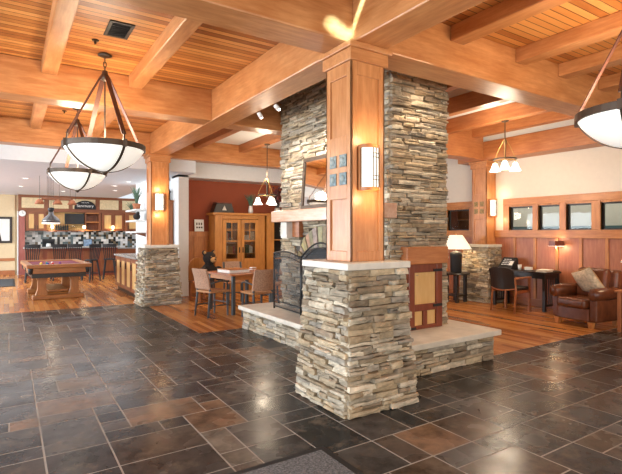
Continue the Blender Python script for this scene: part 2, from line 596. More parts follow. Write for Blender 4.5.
def stone_face(mb, p0, u, nrm, width, height, w_top=None, rows=(0.026, 0.06), lens=(0.10, 0.36), depth=0.06, skip=None, rnd=random, seed=0):
    """dry-stacked ledge stones on a vertical (or battered) rectangle; w_top = (left inset, right inset, inward lean) at the top"""
    rnd = random.Random(seed)
    u = Vector(u)
    nrm = Vector(nrm)
    p0 = Vector(p0)
    up = Vector((0, 0, 1))
    li, ri, lean = w_top or (0, 0, 0)

    def P(a, v, d):
        k = v / height
        wl, wr = li * k, width - ri * k
        return p0 + u * (wl + (wr - wl) * a / width) + up * v + nrm * (d - lean * k)

    v = 0.0
    while v < height - 0.005:
        h = min(rnd.uniform(*rows), height - v)
        if height - v - h < 0.025:
            h = height - v
        a = -rnd.uniform(0, lens[0])
        while a < width - 0.005:
            ln = rnd.uniform(*lens)
            a0, a1 = max(a, -0.0), min(a + ln, width)
            if width - a1 < 0.05:
                a1 = width
            a = a1 if a1 == width else a + ln
            if a1 - a0 < 0.02:
                continue
            if skip and skip((a0 + a1) / 2, v + h / 2):
                continue
            col = rnd.choice(STONES)
            j = rnd.uniform(0.75, 1.25)
            col = (col[0] * j * .88, col[1] * j * .865, col[2] * j * .82)
            parts = [(v, v + h)]
            if h > 0.05 and rnd.random() < 0.35:
                s = v + h * rnd.uniform(0.4, 0.6)
                parts = [(v, s), (s, v + h)]
            for b0, b1 in parts:
                pr = depth * rnd.uniform(0.15, 1.0)
                g = 0.0025
                nx = 4 if a1 - a0 > 0.2 else 3
                grid = []
                tilt = rnd.uniform(-0.009, 0.009)
                for r_ in range(3):
                    row = []
                    for c_ in range(nx + 1):
                        fa = c_ / nx
                        aa = a0 + g + (a1 - a0 - 2 * g) * fa
                        vv = b0 + g + (b1 - b0 - 2 * g) * r_ / 2
                        edge = (r_ != 1) or c_ in (0, nx)
                        d = pr + rnd.uniform(-0.006, 0.006) - (0.012 if edge else 0)
                        if r_ != 1:
                            vv += rnd.uniform(-0.004, 0.004) + tilt * (fa - 0.5)
                        if c_ in (0, nx):
                            aa += rnd.uniform(-0.006, 0.006)
                        aa = min(max(aa, -0.006), width + 0.006)
                        vv = min(max(vv, 0.0), height)
                        row.append(P(aa, vv, d))
                    grid.append(row)
                vs = [q for row in grid for q in row]
                m1 = nx + 1
                fs = [(r_ * m1 + c_, r_ * m1 + c_ + 1, (r_ + 1) * m1 + c_ + 1, (r_ + 1) * m1 + c_) for r_ in range(2) for c_ in range(nx)]
                ring = [c_ for c_ in range(m1)] + [m1 + nx] + [2 * m1 + c_ for c_ in range(nx, -1, -1)] + [m1]
                back = [Vector(vs[i]) - nrm * (pr + 0.03) for i in ring]
                n0 = len(vs)
                vs += back
                k = len(ring)
                fs += [(ring[(i + 1) % k], ring[i], n0 + i, n0 + (i + 1) % k) for i in range(k)]
                mb.add(vs, fs, col)
        v += h
    return mb


def stone_pier(parent, c, hb, ht, h, off, faces, seed):
    """battered pier standing on the floor: mortar core plus stones on the listed faces"""
    core = MB().frustum(c, hb - 0.02, ht - 0.02, 0, h)
    st = MB()
    for i, fc in enumerate(faces):
        args = {'-x': ((c[0] - hb, c[1] + hb, 0), (0, -1, 0), (-1, 0, 0)), '-y': ((c[0] - hb, c[1] - hb, 0), (1, 0, 0), (0, -1, 0)),
                '+x': ((c[0] + hb, c[1] - hb, 0), (0, 1, 0), (1, 0, 0)), '+y': ((c[0] + hb, c[1] + hb, 0), (-1, 0, 0), (0, 1, 0))}[fc]
        k = hb - ht
        stone_face(st, *args, 2 * hb, h, (k, k, k), seed=seed + i)
    o = st.build('stone_base', M['stone'], parent, off)
    core.build('mortar_core', M['mortar'], o, None if off is None else off)
    return o


# ------------------------------------------------------------------ room shell
# floor: slate in a random rectangular bond, one sheet; wood elsewhere
def is_slate(x, y):
    if y > 10.4:
        return False
    if x < 2.4:
        return True
    if x < 5.0:
        return y < 6.8
    return y < 3.6


def slate_floor():
    g = 0.2
    x0, y0 = -4.0, -4.0
    nx, ny = 70, 72
    used = [[False] * ny for _ in range(nx)]
    rnd = random.Random(21)
    sizes = [(3, 2)] * 4 + [(2, 2)] * 8 + [(2, 3)] * 2 + [(2, 1)] * 4 + [(1, 1)] * 2 + [(1, 2)] * 2
    pal = [(0.052, 0.045, 0.040)] * 5 + [(0.040, 0.038, 0.038)] * 5 + [(0.075, 0.055, 0.042)] * 4 + [(0.060, 0.056, 0.052)] * 4 + [(0.10, 0.068, 0.045)] * 2 + [(0.024, 0.024, 0.025)] * 3 + [(0.145, 0.085, 0.05)] + [(0.13, 0.105, 0.08)]
    t = MB()
    def free(i, j, w, h):
        return i + w <= nx and j + h <= ny and all((not used[i + a][j + b]) and is_slate(x0 + (i + a + .5) * g, y0 + (j + b + .5) * g) for a in range(w) for b in range(h))

    cells = [(i, j) for i in range(nx) for j in range(ny)]
    placed = []
    for share, shapes in ((.10, [(3, 2), (2, 3)]), (1.0, [(3, 2), (2, 2), (2, 2)]), (1.0, [(2, 2)]), (1.0, [(2, 1), (1, 2)]), (1.0, [(1, 2), (2, 1)]), (1.0, [(1, 1)])):
        rnd.shuffle(cells)
        for i, j in cells[:int(len(cells) * share)]:
            w, h = rnd.choice(shapes)
            if free(i, j, w, h):
                for a in range(w):
                    for b in range(h):
                        used[i + a][j + b] = True
                placed.append((i, j, w, h))
    for i, j, w, h in placed:
        if True:
            c = rnd.choice(pal)
            k = rnd.uniform(0.75, 1.3)
            c = tuple(q * k * .95 for q in c)
            e = 0.0045
            xa, xb, ya, yb = x0 + i * g + e, x0 + (i + w) * g - e, y0 + j * g + e, y0 + (j + h) * g - e
            z = rnd.uniform(-0.0012, 0.0)
            b_ = 0.002
            vs = [(xa, ya, -0.006), (xb, ya, -0.006), (xb, yb, -0.006), (xa, yb, -0.006),
                  (xa + b_, ya + b_, z + rnd.uniform(-.0012, 0)), (xb - b_, ya + b_, z + rnd.uniform(-.0012, 0)), (xb - b_, yb - b_, z + rnd.uniform(-.0012, 0)), (xa + b_, yb - b_, z + rnd.uniform(-.0012, 0))]
            t.add(vs, [(4, 5, 6, 7), (0, 1, 5, 4), (1, 2, 6, 5), (2, 3, 7, 6), (3, 0, 4, 7)], c)
    o = struct('floor', t, M['slate'])
    gr = MB().add([(-4, -4, -0.0025), (10, -4, -0.0025), (10, 10.4, -0.0025), (-4, 10.4, -0.0025)], [(0, 1, 2, 3)])
    q = struct('floor_grout', gr, M['grout'])
    return o


slate_floor()
wf = MB()
wf.box(2.4, 9.1, 6.8, 10.4, -0.05, 0.0)
wf.box(5.0, 9.1, 3.6, 6.8, -0.05, 0.0)
wf.box(-6, 9.1, 10.4, 20.5, -0.05, 0.0)
struct('floor_wood', wf, M['floor_planks'])
struct('floor_base', MB().box(-6, 11.2, -4, 20.6, -0.2, -0.06), M['grout'])

# ceilings
ZC, ZB = 3.6, 3.15
cl = MB()
cl.box(-4, 2.85, -4, 10.5, ZC, ZC + 0.1)
cl.box(2.85, 9.1, -4, 3.4, ZC, ZC + 0.1)
struct('ceiling', cl, M['ceil_planks'])
struct('ceiling_drywall', MB().box(2.85, 9.2, 3.42, 6.95, 3.8, 3.9).box(2.85, 9.2, 3.40, 3.44, ZC, 3.9).box(8.70, 9.2, 3.56, 7.2, 3.48, 3.8), M['white'])
struct('ceiling_drywall_north', MB().box(2.85, 9.1, 6.95, 11.6, ZC, ZC + 0.1), M['white'])
struct('ceiling_kitchen', MB().box(-6, 3.6, 10.55, 20.5, 2.88, 2.98).box(-6, 3.6, 10.45, 10.55, 2.88, 3.6), M['ceilpaint'])
struct('ceiling_soffit', MB().box(3.36, 9.1, 10.95, 11.5, 2.83, 3.6), M['white'])
struct('ceiling_office', MB().box(9.2, 11.2, -4, 12, 2.75, 2.85), M['white'])

# main beams and joists
def beam(mb, mat, name='ceiling_beam'):
    return struct(name, mb, M[mat], bevel=0.012)


beam(MB().box(-4, 9.1, 3.21, 3.56, ZB, ZC), 'fir_x')
beam(MB().box(2.50, 2.85, -4, 3.21, ZB, ZC), 'fir_y')
beam(MB().box(2.50, 2.85, 3.56, 10.3, ZB, ZC), 'fir_y')
beam(MB().box(-4, 2.50, 6.55, 6.9, ZB, ZC), 'fir_x')
beam(MB().box(2.85, 6.0, 6.62, 6.95, ZB, 3.8), 'fir_x')
beam(MB().box(-4, 2.50, 10.1, 10.45, ZB, ZC), 'fir_x')
beam(MB().box(2.5, 9.1, 10.3, 10.62, ZB, ZC), 'fir_x')
beam(MB().box(8.66, 9.1, 3.56, 7.2, 3.08, 3.48), 'redfir_y')
beam(MB().box(8.66, 9.1, -4, 3.21, 3.08, 3.5), 'redfir_y')
beam(MB().box(6.0, 8.66, 6.5, 6.85, 3.10, 3.8), 'redfir_x')
for x in (-1.6, -0.62, 0.33, 1.34):
    for y0, y1 in ((-4, 3.21), (3.56, 6.55), (6.9, 10.1)):
        beam(MB().box(x, x + 0.17, y0, y1, 3.44, ZC), 'fir_y', 'ceiling_joist')
for x in (3.75, 4.84, 5.72, 6.7, 7.7):
    beam(MB().box(x, x + 0.2, -4, 3.21, 3.44, ZC), 'fir_y', 'ceiling_joist')
for x in (3.1, 5.15, 6.3, 7.45, 8.27):
    beam(MB().box(x, x + 0.17, 3.56, 6.5 if x > 6 else 6.6, 3.53, 3.8), 'redfir_y', 'ceiling_joist')
for x in (3.5, 4.6, 5.7, 6.8):
    beam(MB().box(x, x + 0.17, 6.95, 10.3, 3.42, ZC), 'redfir_y', 'ceiling_joist')

# right wall with interior windows
WX = 9.1
WIN = [(5.62, 6.16), (5.06, 5.50), (4.46, 4.93), (3.25, 4.30)]          # glass spans in Y
WINF = (7.2, 7.85)
wr = MB()
wr.box(WX, WX + 0.1, -4, 11.5, 0, 1.56)
wr.box(WX, WX + 0.1, -4, 11.5, 2.06, 3.6)
edges = sorted([(3.25, 4.30), (4.46, 4.93), (5.06, 5.50), (5.62, 6.16), WINF])
y = -4
for a, b in edges:
    wr.box(WX, WX + 0.1, y, a, 1.56, 2.06)
    y = b
wr.box(WX, WX + 0.1, y, 11.5, 1.56, 2.06)
struct('wall_right', wr, M['beige'])
for i, (a, b) in enumerate(edges):
    t = struct('window_%d' % (i + 1), MB().box(WX - 0.03, WX + 0.1, a - 0.05, b + 0.05, 2.06, 2.10).box(WX - 0.03, WX + 0.1, a - 0.05, a, 1.56, 2.06).box(WX - 0.03, WX + 0.1, b, b + 0.05, 1.56, 2.06), M['oak_z'], bevel=0.004)
    g = MB().box(WX + 0.05, WX + 0.056, a + 0.03, b - 0.03, 1.59, 2.03).build('pane', M['glass'], t)
    f = MB().box(WX + 0.03, WX + 0.075, a, b, 1.56, 1.59).box(WX + 0.03, WX + 0.075, a, b, 2.03, 2.06).box(WX + 0.03, WX + 0.075, a, a + 0.03, 1.56, 2.06).box(WX + 0.03, WX + 0.075, b - 0.03, b, 1.56, 2.06).build('sash', M['darkwood'], t)
# window casing and wainscot on the right wall
struct('trim_1', MB().box(WX - 0.045, WX, -1, 6.30, 2.10, 2.24).box(WX - 0.045, WX, 7.0, 8.05, 2.10, 2.24), M['oak_y'], bevel=0.006)
struct('trim_2', MB().box(WX - 0.06, WX, -1, 6.5, 1.40, 1.56).box(WX - 0.06, WX, 6.95, 11, 1.40, 1.56), M['oak_y'], bevel=0.006)
tm = MB()
for a, b in ((4.30, 4.46), (4.93, 5.06), (5.50, 5.62), (6.16, 6.30), (7.02, 7.2), (7.85, 8.02)):
    tm.box(WX - 0.04, WX, a, b, 1.56, 2.10)
struct('trim_3', tm, M['oak_z'], bevel=0.006)
wp = MB().box(WX - 0.02, WX, -1, 6.5, 0, 1.40).box(WX - 0.02, WX, 6.9, 11.4, 0, 1.40)
struct('wall_right_wainscot', wp, M['panel'])
wb = MB()
y = -0.9
while y < 11:
    if not 6.45 < y < 7.0:
        wb.box(WX - 0.045, WX - 0.02, y, y + 0.06, 0.15, 1.40)
    y += 0.46
struct('trim_4', wb, M['oak_z'], bevel=0.005)
struct('baseboard_right', MB().box(WX - 0.045, WX - 0.02, -1, 6.3, 0, 0.15).box(WX - 0.045, WX - 0.02, 7.1, 11, 0, 0.15), M['cherry_y'], bevel=0.005)
# the room beyond the interior windows
struct('wall_office', MB().box(10.9, 11.0, -4, 12, 0, 2.8), M['beige'])
struct('trim_5', MB().box(10.88, 10.9, -4, 12, 1.42, 1.66), M['bluestrip'])

# back wall of the dining corner, with its wainscot, and the white returns
struct('wall_back', MB().box(3.55, 9.1, 11.5, 11.6, 0, 2.9), M['redwall'])
struct('wall_back_white', MB().box(3.36, 3.6, 10.95, 11.6, 0, 3.6).box(3.05, 3.36, 11.8, 11.9, 0, 2.9), M['white'])
struct('wall_kitchen', MB().box(3.05, 3.15, 11.9, 13.95, 0, 2.9), M['white'])
wk = MB().box(3.6, 4.3, 11.46, 11.5, 0, 1.42).box(3.6, 4.3, 11.43, 11.5, 1.42, 1.54)
for x in (3.6, 3.9, 4.18):
    wk.box(x, x + 0.07, 11.44, 11.46, 0.1, 1.42)
struct('trim_6', wk, M['oak_z'], bevel=0.004)
struct('wall_left', MB().box(-6, 0.18, 20.0, 20.1, 0, 2.9), M['cream'])
struct('trim_7', MB().box(-6, 0.18, 19.96, 20.0, 0.5, 0.6).box(-6, 0.18, 19.96, 20.0, 0, 0.16), M['cherry_x'])
struct('wall_kitchen_back', MB().box(0.18, 6.0, 20.05, 20.15, 0, 2.9), M['cream'])
struct('backsplash', MB().box(0.45, 5.0, 20.03, 20.05, 0.9, 1.66), M['mosaic'])


ob = thing('office_bookcase', 'red wood bookcase seen through the window left of the far column', 'bookcase', (10.35, 7.9, 0))
MB().box(0, .45, 0, .06, 0, 2.4).box(0, .45, 1.3, 1.36, 0, 2.4).box(.41, .45, .06, 1.3, 0, 2.4).box(0, .41, .06, 1.3, 2.34, 2.4).build('case', M['cherry_z'], ob)
for z in (.5, .95, 1.4, 1.85):
    MB().box(.01, .41, .06, 1.3, z, z + .03).build('shelf', M['cherry_y'], ob)
MB().box(-.025, 0, .7, 1.34, 1.62, 2.3).build('cupboard_door', M['reddoor'], ob)

# ------------------------------------------------------------------ timber columns on stone piers
def column(label, c, crown_z, tiles, faces, seed, crown_mat='fir_z', tile_mat='tealtile', cap=0.355):
    off = (c[0], c[1], 0)
    t = thing('timber_column', label, 'column', off)
    stone_pier(t, c, 0.385, 0.315, 1.19, off, faces, seed)
    MB().box(c[0] - cap, c[0] + cap, c[1] - cap, c[1] + cap, 1.19, 1.25).build('capstone', M['capstone'], t, off, bevel=0.008)
    z1 = crown_z
    w = 0.19
    p = MB().box(c[0] - w + .016, c[0] + w - .016, c[1] - w + .016, c[1] + w - .016, 1.25, z1)
    p.build('post', M['fir_z'], t, off)
    fr = MB()
    k = 0.065

    def face(fn, rails):
        fn(fr, -w, -w + k, 1.25, z1)
        fn(fr, w - k, w, 1.25, z1)
        for a, b in rails:
            fn(fr, -w + k, w - k, a, b)
    fx = lambda m, a, b, z0, zz: m.box(c[0] - w, c[0] - w + 0.018, c[1] + a, c[1] + b, z0, zz)
    fy = lambda m, a, b, z0, zz: m.box(c[0] + a, c[0] + b, c[1] - w, c[1] - w + 0.018, z0, zz)
    fX = lambda m, a, b, z0, zz: m.box(c[0] + w - 0.018, c[0] + w, c[1] + a, c[1] + b, z0, zz)
    fY = lambda m, a, b, z0, zz: m.box(c[0] + a, c[0] + b, c[1] + w - 0.018, c[1] + w, z0, zz)
    side = [(1.25, 1.34), (1.80, 2.36), (z1 - 0.12, z1)]
    face(fx, side)
    face(fX, side)
    face(fy, [(1.25, 1.34), (z1 - 0.12, z1)])
    face(fY, [(1.25, 1.34), (z1 - 0.12, z1)])
    fr.build('post_frame', M['fir_z'], t, off, bevel=0.004)
    MB().box(c[0] - .215, c[0] + .215, c[1] - .215, c[1] + .215, z1 - 0.005, z1 + 0.10).build('crown', M['fir_x'], t, off, bevel=0.006)
    MB().box(c[0] - .24, c[0] + .24, c[1] - .24, c[1] + .24, z1 + 0.10, z1 + 0.15).build('crown', M['fir_x'], t, off, bevel=0.006)
    if tiles:
        for dy in (0.075, -0.075):
            for z in (2.14, 1.98):
                q = MB().box(c[0] - w - 0.008, c[0] - w + 0.004, c[1] + dy - .05, c[1] + dy + .05, z - .055, z + .055)
                o = q.build('tile', M[tile_mat], t, off, bevel=0.003)
                MB().ball((c[0] - w - 0.007, c[1] + dy, z), (0.012, 0.028, 0.03), 10).build('tile_relief', M['relief'] if tile_mat == 'tealtile' else M['goldtile'], o, off)
                o['label'] = 'small square relief tile'
    return t


def sconce(label, loc, rz=0.0):
    """half-round mission sconce; back at local y = 0, projecting to -y"""
    t = thing('wall_sconce', label, 'wall lamp', loc, rz, 'wall sconces on the columns')
    r, h = 0.1, 0.40
    MB().box(-0.105, 0.105, -0.02, 0, -h / 2, h / 2).build('back_plate', M['fir_z'], t, bevel=0.003)
    MB().lathe([(r - .012, -h / 2 + .01), (r - .012, h / 2 - .01)], (0, -0.012, 0), 16, a0=PI, a1=2 * PI).build('glass_shade', M['sconce'], t, smooth=True)
    for z in (-h / 2, h / 2 - 0.03):
        MB().lathe([(r - .014, z), (r, z), (r, z + .03), (r - .014, z + .03), (r - .014, z)], (0, -0.012, 0), 16, a0=PI, a1=2 * PI).build('band', M['oak_x'], t)
    g = MB()
    for a in (-80, -12, 8, 42, 62, 80):
        w = math.radians(a) - PI / 2
        x, y_ = (r - .006) * math.cos(w), (r - .006) * math.sin(w) - 0.012
        g.box(x - .003, x + .003, y_ - .003, y_ + .003, -h / 2 + .03, h / 2 - .03)
    for z in (-0.11, -0.075, 0.085, 0.12):
        g.lathe([(r - .012, z), (r - .003, z), (r - .003, z + .006), (r - .012, z + .006)], (0, -0.012, 0), 10, a0=-PI / 2 - 0.2, a1=-PI / 2 + 1.4)
    g.build('grille', M['bronze'], t)
    return t


def sconce_lamp(x, y, z, power):
    point_light('sconce_lamp', (x, y, z + 0.27), power, WARM, 0.04)
    point_light('sconce_lamp', (x, y, z - 0.27), power, WARM, 0.04)


C1, C2, C3 = (2.67, 3.39), (2.68, 10.2), (8.96, 6.70)
column('large timber column on flared stone pier in the foreground', C1, 3.0, True, ('-x', '-y', '+x', '+y'), 100)
column('timber column on stone pier beside the kitchen', C2, 3.0, False, ('-x', '-y', '+x'), 200)
column('timber column on stone pier against the windowed right wall', C3, 2.93, True, ('-x', '-y'), 300, tile_mat='goldtile', cap=0.36)
sconce('lit half round sconce with wooden grille on the large foreground column', (2.66, 3.2, 2.07))
sconce_lamp(2.66, 3.06, 2.07, 3.5)
sconce('small lit sconce on the column beside the kitchen', (2.66, 10.01, 2.15))
sconce_lamp(2.66, 9.87, 2.15, 5)
sconce('small lit sconce on the column by the right windows', (8.96, 6.51, 2.05))
sconce_lamp(8.93, 6.33, 2.05, 2.2)

# ------------------------------------------------------------------ stone fireplace
FX0, FX1, FY0, FY1 = 3.70, 4.65, 4.05, 6.58
OY0, OY1, OZS, ARISE, VH = 4.78, 5.90, 1.15, 0.15, 0.30          # firebox opening and its spring line
OYC = (OY0 + OY1) / 2
OR = (OY1 - OY0) / 2
fo = (3.7, 4.05, 0)
fp = thing('stone_fireplace', 'two sided ledge stone fireplace and chimney rising to the ceiling', 'fireplace', fo)


def arch_top(yy, r):
    d = (yy - OYC) / r
    return OZS + (ARISE + VH) * math.sqrt(max(0, 1 - d * d))


def skip_open(a, v):
    yy = FY1 - a
    r = OR + 0.12
    return v > 0.0 and (OY0 - 0.02 < yy < OY1 + 0.02 and v < OZS) or (abs(yy - OYC) < r and OZS - 0.02 <= v < arch_top(yy, r))


ch = MB()
stone_face(ch, (FX0, FY1, 0), (0, -1, 0), (-1, 0, 0), FY1 - FY0, 3.8, rows=(0.03, 0.065), lens=(0.12, 0.42), depth=0.065, skip=skip_open, seed=11)
stone_face(ch, (FX0, FY0, 0), (1, 0, 0), (0, -1, 0), FX1 - FX0, 3.8, rows=(0.028, 0.06), lens=(0.12, 0.42), depth=0.065, seed=12)
stone_face(ch, (FX1, FY0, 0), (0, 1, 0), (1, 0, 0), FY1 - FY0, ZC, rows=(0.05, 0.1), lens=(0.2, 0.5), depth=0.05, seed=13)
stone_face(ch, (FX1, FY1, 0), (-1, 0, 0), (0, 1, 0), FX1 - FX0, ZC, rows=(0.05, 0.1), lens=(0.2, 0.5), depth=0.05, seed=14)
cho = ch.build('chimney', M['stone'], fp, fo)
core = MB()
core.box(FX0 + .02, FX1 - .02, FY0 + .02, OY0, 0, 3.79)
core.box(FX0 + .02, FX1 - .02, OY1, FY1 - .02, 0, 3.79)
core.box(FX0 + .02, FX1 - .02, OY0, OY1, 1.66, 3.79)
core.box(FX0 + .6, FX1 - .02, OY0, OY1, 0, 1.66)
core.build('mortar_core', M['mortar'], cho, fo)
# spandrels over the arch, behind the arch stones
sp = MB()
n = 16
pts = [(OY0, OZS)] + [(OYC - OR * math.cos(PI * k / n), OZS + ARISE * math.sin(PI * k / n)) for k in range(1, n)] + [(OY1, OZS)]
for (ya, za), (yb, zb) in zip(pts, pts[1:]):
    sp.add([(FX0 + .02, ya, za), (FX0 + .02, yb, zb), (FX0 + .02, yb, 1.66), (FX0 + .02, ya, 1.66), (FX0 + .6, ya, za), (FX0 + .6, yb, zb)], [(0, 1, 2, 3), (0, 4, 5, 1)])
sp.build('firebox_vault', M['soot'], fp, fo)
fb = MB()
fb.box(FX0 + .56, FX0 + .6, OY0, OY1, 0.3, 1.66).box(FX0 + .03, FX0 + .6, OY0, OY0 + .02, 0.3, 1.2).box(FX0 + .03, FX0 + .6, OY1 - .02, OY1, 0.3, 1.2)
fb.build('firebox', M['soot'], fp, fo)
rv = random.Random(5)
nv = 17
vo = MB()
for k in range(nv):
    a0, a1 = PI * k / nv + 0.008, PI * (k + 1) / nv - 0.008
    pr = rv.uniform(0.02, 0.06)
    q = []
    for a, (ro, rz_) in ((a0, (OR, ARISE)), (a1, (OR, ARISE)), (a1, (OR + .12, ARISE + VH)), (a0, (OR + .12, ARISE + VH))):
        q.append((OYC - ro * math.cos(a), OZS + rz_ * math.sin(a)))
    vo.prism(q, FX0 - pr, FX0 + 0.05, 'x', tuple(x * rv.uniform(.8, 1.2) for x in rv.choice([(0.42, .31, .2), (.36, .28, .2), (.46, .36, .25)])))
vo.build('arch_stones', M['stone'], fp, fo, bevel=0.008)
# raised hearth wrapping two sides
HX, HY, HR, HE = 3.12, 3.50, 4.84, 6.80
he = MB()
stone_face(he, (HX, HE, 0), (0, -1, 0), (-1, 0, 0), HE - HY, 0.29, rows=(0.04, 0.08), lens=(.12, .36), depth=.035, seed=21)
stone_face(he, (HX, HY, 0), (1, 0, 0), (0, -1, 0), HR - HX, 0.29, rows=(0.035, 0.07), lens=(.14, .4), depth=.035, seed=22)
stone_face(he, (HR, HY, 0), (0, 1, 0), (1, 0, 0), 0.95, 0.29, rows=(0.035, 0.07), lens=(.14, .4), depth=.035, seed=23)
stone_face(he, (FX0, HE, 0), (-1, 0, 0), (0, 1, 0), FX0 - HX, 0.29, rows=(0.035, 0.07), lens=(.14, .4), depth=.035, seed=24)
heo = he.build('hearth_base', M['stone'], fp, fo)
MB().box(HX + .02, FX0, HY + .02, HE - .02, 0, 0.29).box(FX0, HR - .02, HY + .02, FY0, 0, 0.29).box(FX1 + .02, HR - .02, FY0, 4.43, 0, .29).build('mortar_core', M['mortar'], heo, fo)
MB().prism([(HX - .07, HY - .07), (HR + .07, HY - .07), (HR + .07, 4.5), (FX1 + .03, 4.5), (FX1 + .03, FY0 + .0), (FX0, FY0), (FX0, HE + .06), (HX - .07, HE + .06)], 0.29, 0.355).build('hearth_slab', M['hearthslab'], fp, fo, bevel=0.012, seg=3)
# mantel with its end brackets
mt = MB().box(3.43, 3.66, 3.88, 6.46, 1.665, 1.835).build('mantel', M['mantel'], fp, fo, bevel=0.012)
MB().box(3.50, 3.68, 6.10, 6.28, 1.42, 1.665).build('bracket', M['capstone'], mt, fo, bevel=0.01)
for a, b in ((5.90, 6.10), (4.2, 4.75)):
    MB().box(3.60, 3.68, a, b, 1.44, 1.665).build('frieze_board', M['cherry_y'], fp, fo, bevel=0.006)
# log cupboard in the right-hand face
MB().box(3.86, 4.56, 3.93, 4.06, 1.13, 1.335).build('door_lintel', M['redfir_x'], fp, fo, bevel=0.01)
d = MB()
dx0, dx1, dz0, dz1 = 3.92, 4.48, 0.355, 1.13
d.box(dx0, dx0 + .09, 3.955, 4.03, dz0, dz1).box(dx1 - .1, dx1, 3.955, 4.03, dz0, dz1)
d.box(dx0 + .09, dx1 - .1, 3.96, 4.02, dz1 - .1, dz1).box(dx0 + .09, dx1 - .1, 3.96, 4.02, .57, .65).box(dx0 + .09, dx1 - .1, 3.96, 4.02, dz0, .40)
d.box(4.155, 4.225, 3.96, 4.02, .40, .57)
do = d.build('cupboard_door', M['reddoor'], fp, fo, bevel=0.006)
for a, b, z0, z1 in ((dx0 + .09, dx1 - .1, .65, 1.03), (dx0 + .09, 4.155, .40, .57), (4.225, dx1 - .1, .40, .57)):
    MB().box(a, b, 3.985, 4.0, z0, z1).build('panel', M['maple'], do, fo)
for z in (.625, 1.05):
    MB().box(dx1 - .16, dx1 - .01, 3.945, 3.957, z - .016, z + .016).build('hinge', M['black'], do, fo, bevel=.003)
MB().box(dx0 + .02, dx0 + .10, 3.945, 3.957, 0.365, .39).build('latch', M['black'], do, fo, bevel=.003)

# fire screen standing on the hearth
fs_o = (3.38, 5.4, 0.355)
fs = thing('fire_screen', 'black iron mesh fire screen with arched top standing on the hearth', 'fire screen', fs_o)


def screen_panel(A, B, h0, h1, bow):
    A, B = Vector(A), Vector(B)
    n = 14
    top = [A.lerp(B, k / n) + Vector((0, 0, h0 + (h1 - h0) * k / n + bow * math.sin(PI * k / n))) for k in range(n + 1)]
    f = MB()
    f.tube([A + Vector((0, 0, 0.0)), top[0]], .013, 8).tube([B + Vector((0, 0, 0.0)), top[-1]], .013, 8)
    f.tube(top, .012, 8)
    f.tube([A + Vector((0, 0, .04)), B + Vector((0, 0, .04))], .011, 8)
    f.tube([A + Vector((0, 0, .12)), B + Vector((0, 0, .12))], .008, 8)
    f.tube([p - Vector((0, 0, .07)) for p in top], .008, 8)
    o = f.build('screen_frame', M['iron'], fs, smooth=True)
    m = MB()
    vs = []
    for k, p in enumerate(top):
        b0 = A.lerp(B, k / n)
        vs += [(b0.x, b0.y, .04), tuple(p)]
    m.add(vs, [(2 * k, 2 * k + 2, 2 * k + 3, 2 * k + 1) for k in range(n)])
    m.build('wire_mesh', M['screenmesh'], o)


screen_panel((0.02, 0.90, 0), (-0.02, 0.06, 0), 0.84, 0.80, 0.05)
screen_panel((-0.02, 0.04, 0), (-0.02, -0.9, 0), 0.82, 0.82, 0.20)
screen_panel((-0.02, -0.92, 0), (0.12, -1.25, 0), 0.80, 0.80, 0.03)

# mirror leaning on the mantel
mo = (3.50, 5.2, 1.835)
mi = thing('mirror', 'bronze framed mirror leaning against the chimney on the mantel', 'mirror', mo)
mw0, mw1, mh = -0.3, 0.47, 0.72
lean = math.radians(4)


def mp(y_, z_, d_):
    return (d_ * math.cos(lean) + z_ * math.sin(lean), y_, z_ * math.cos(lean) - d_ * math.sin(lean))


def mbox(m, y0, y1, z0, z1, d0, d1):
    vs = [mp(y_, z_, d_) for z_ in (z0, z1) for y_ in (y0, y1) for d_ in (d0, d1)]
    return m.add(vs, [(0, 2, 3, 1), (4, 5, 7, 6), (0, 1, 5, 4), (1, 3, 7, 5), (3, 2, 6, 7), (2, 0, 4, 6)])


mf = MB()
for q in ((mw0, mw1, 0, .05), (mw0, mw1, mh - .05, mh), (mw0, mw0 + .05, .05, mh - .05), (mw1 - .05, mw1, .05, mh - .05)):
    mbox(mf, q[0], q[1], q[2], q[3], -0.02, 0.02)
mf.build('mirror_frame', M['bronze'], mi, bevel=.006)
mbox(MB(), mw0 + .045, mw1 - .045, .045, mh - .045, -0.004, 0.004).build('mirror_glass', M['mirror'], mi)


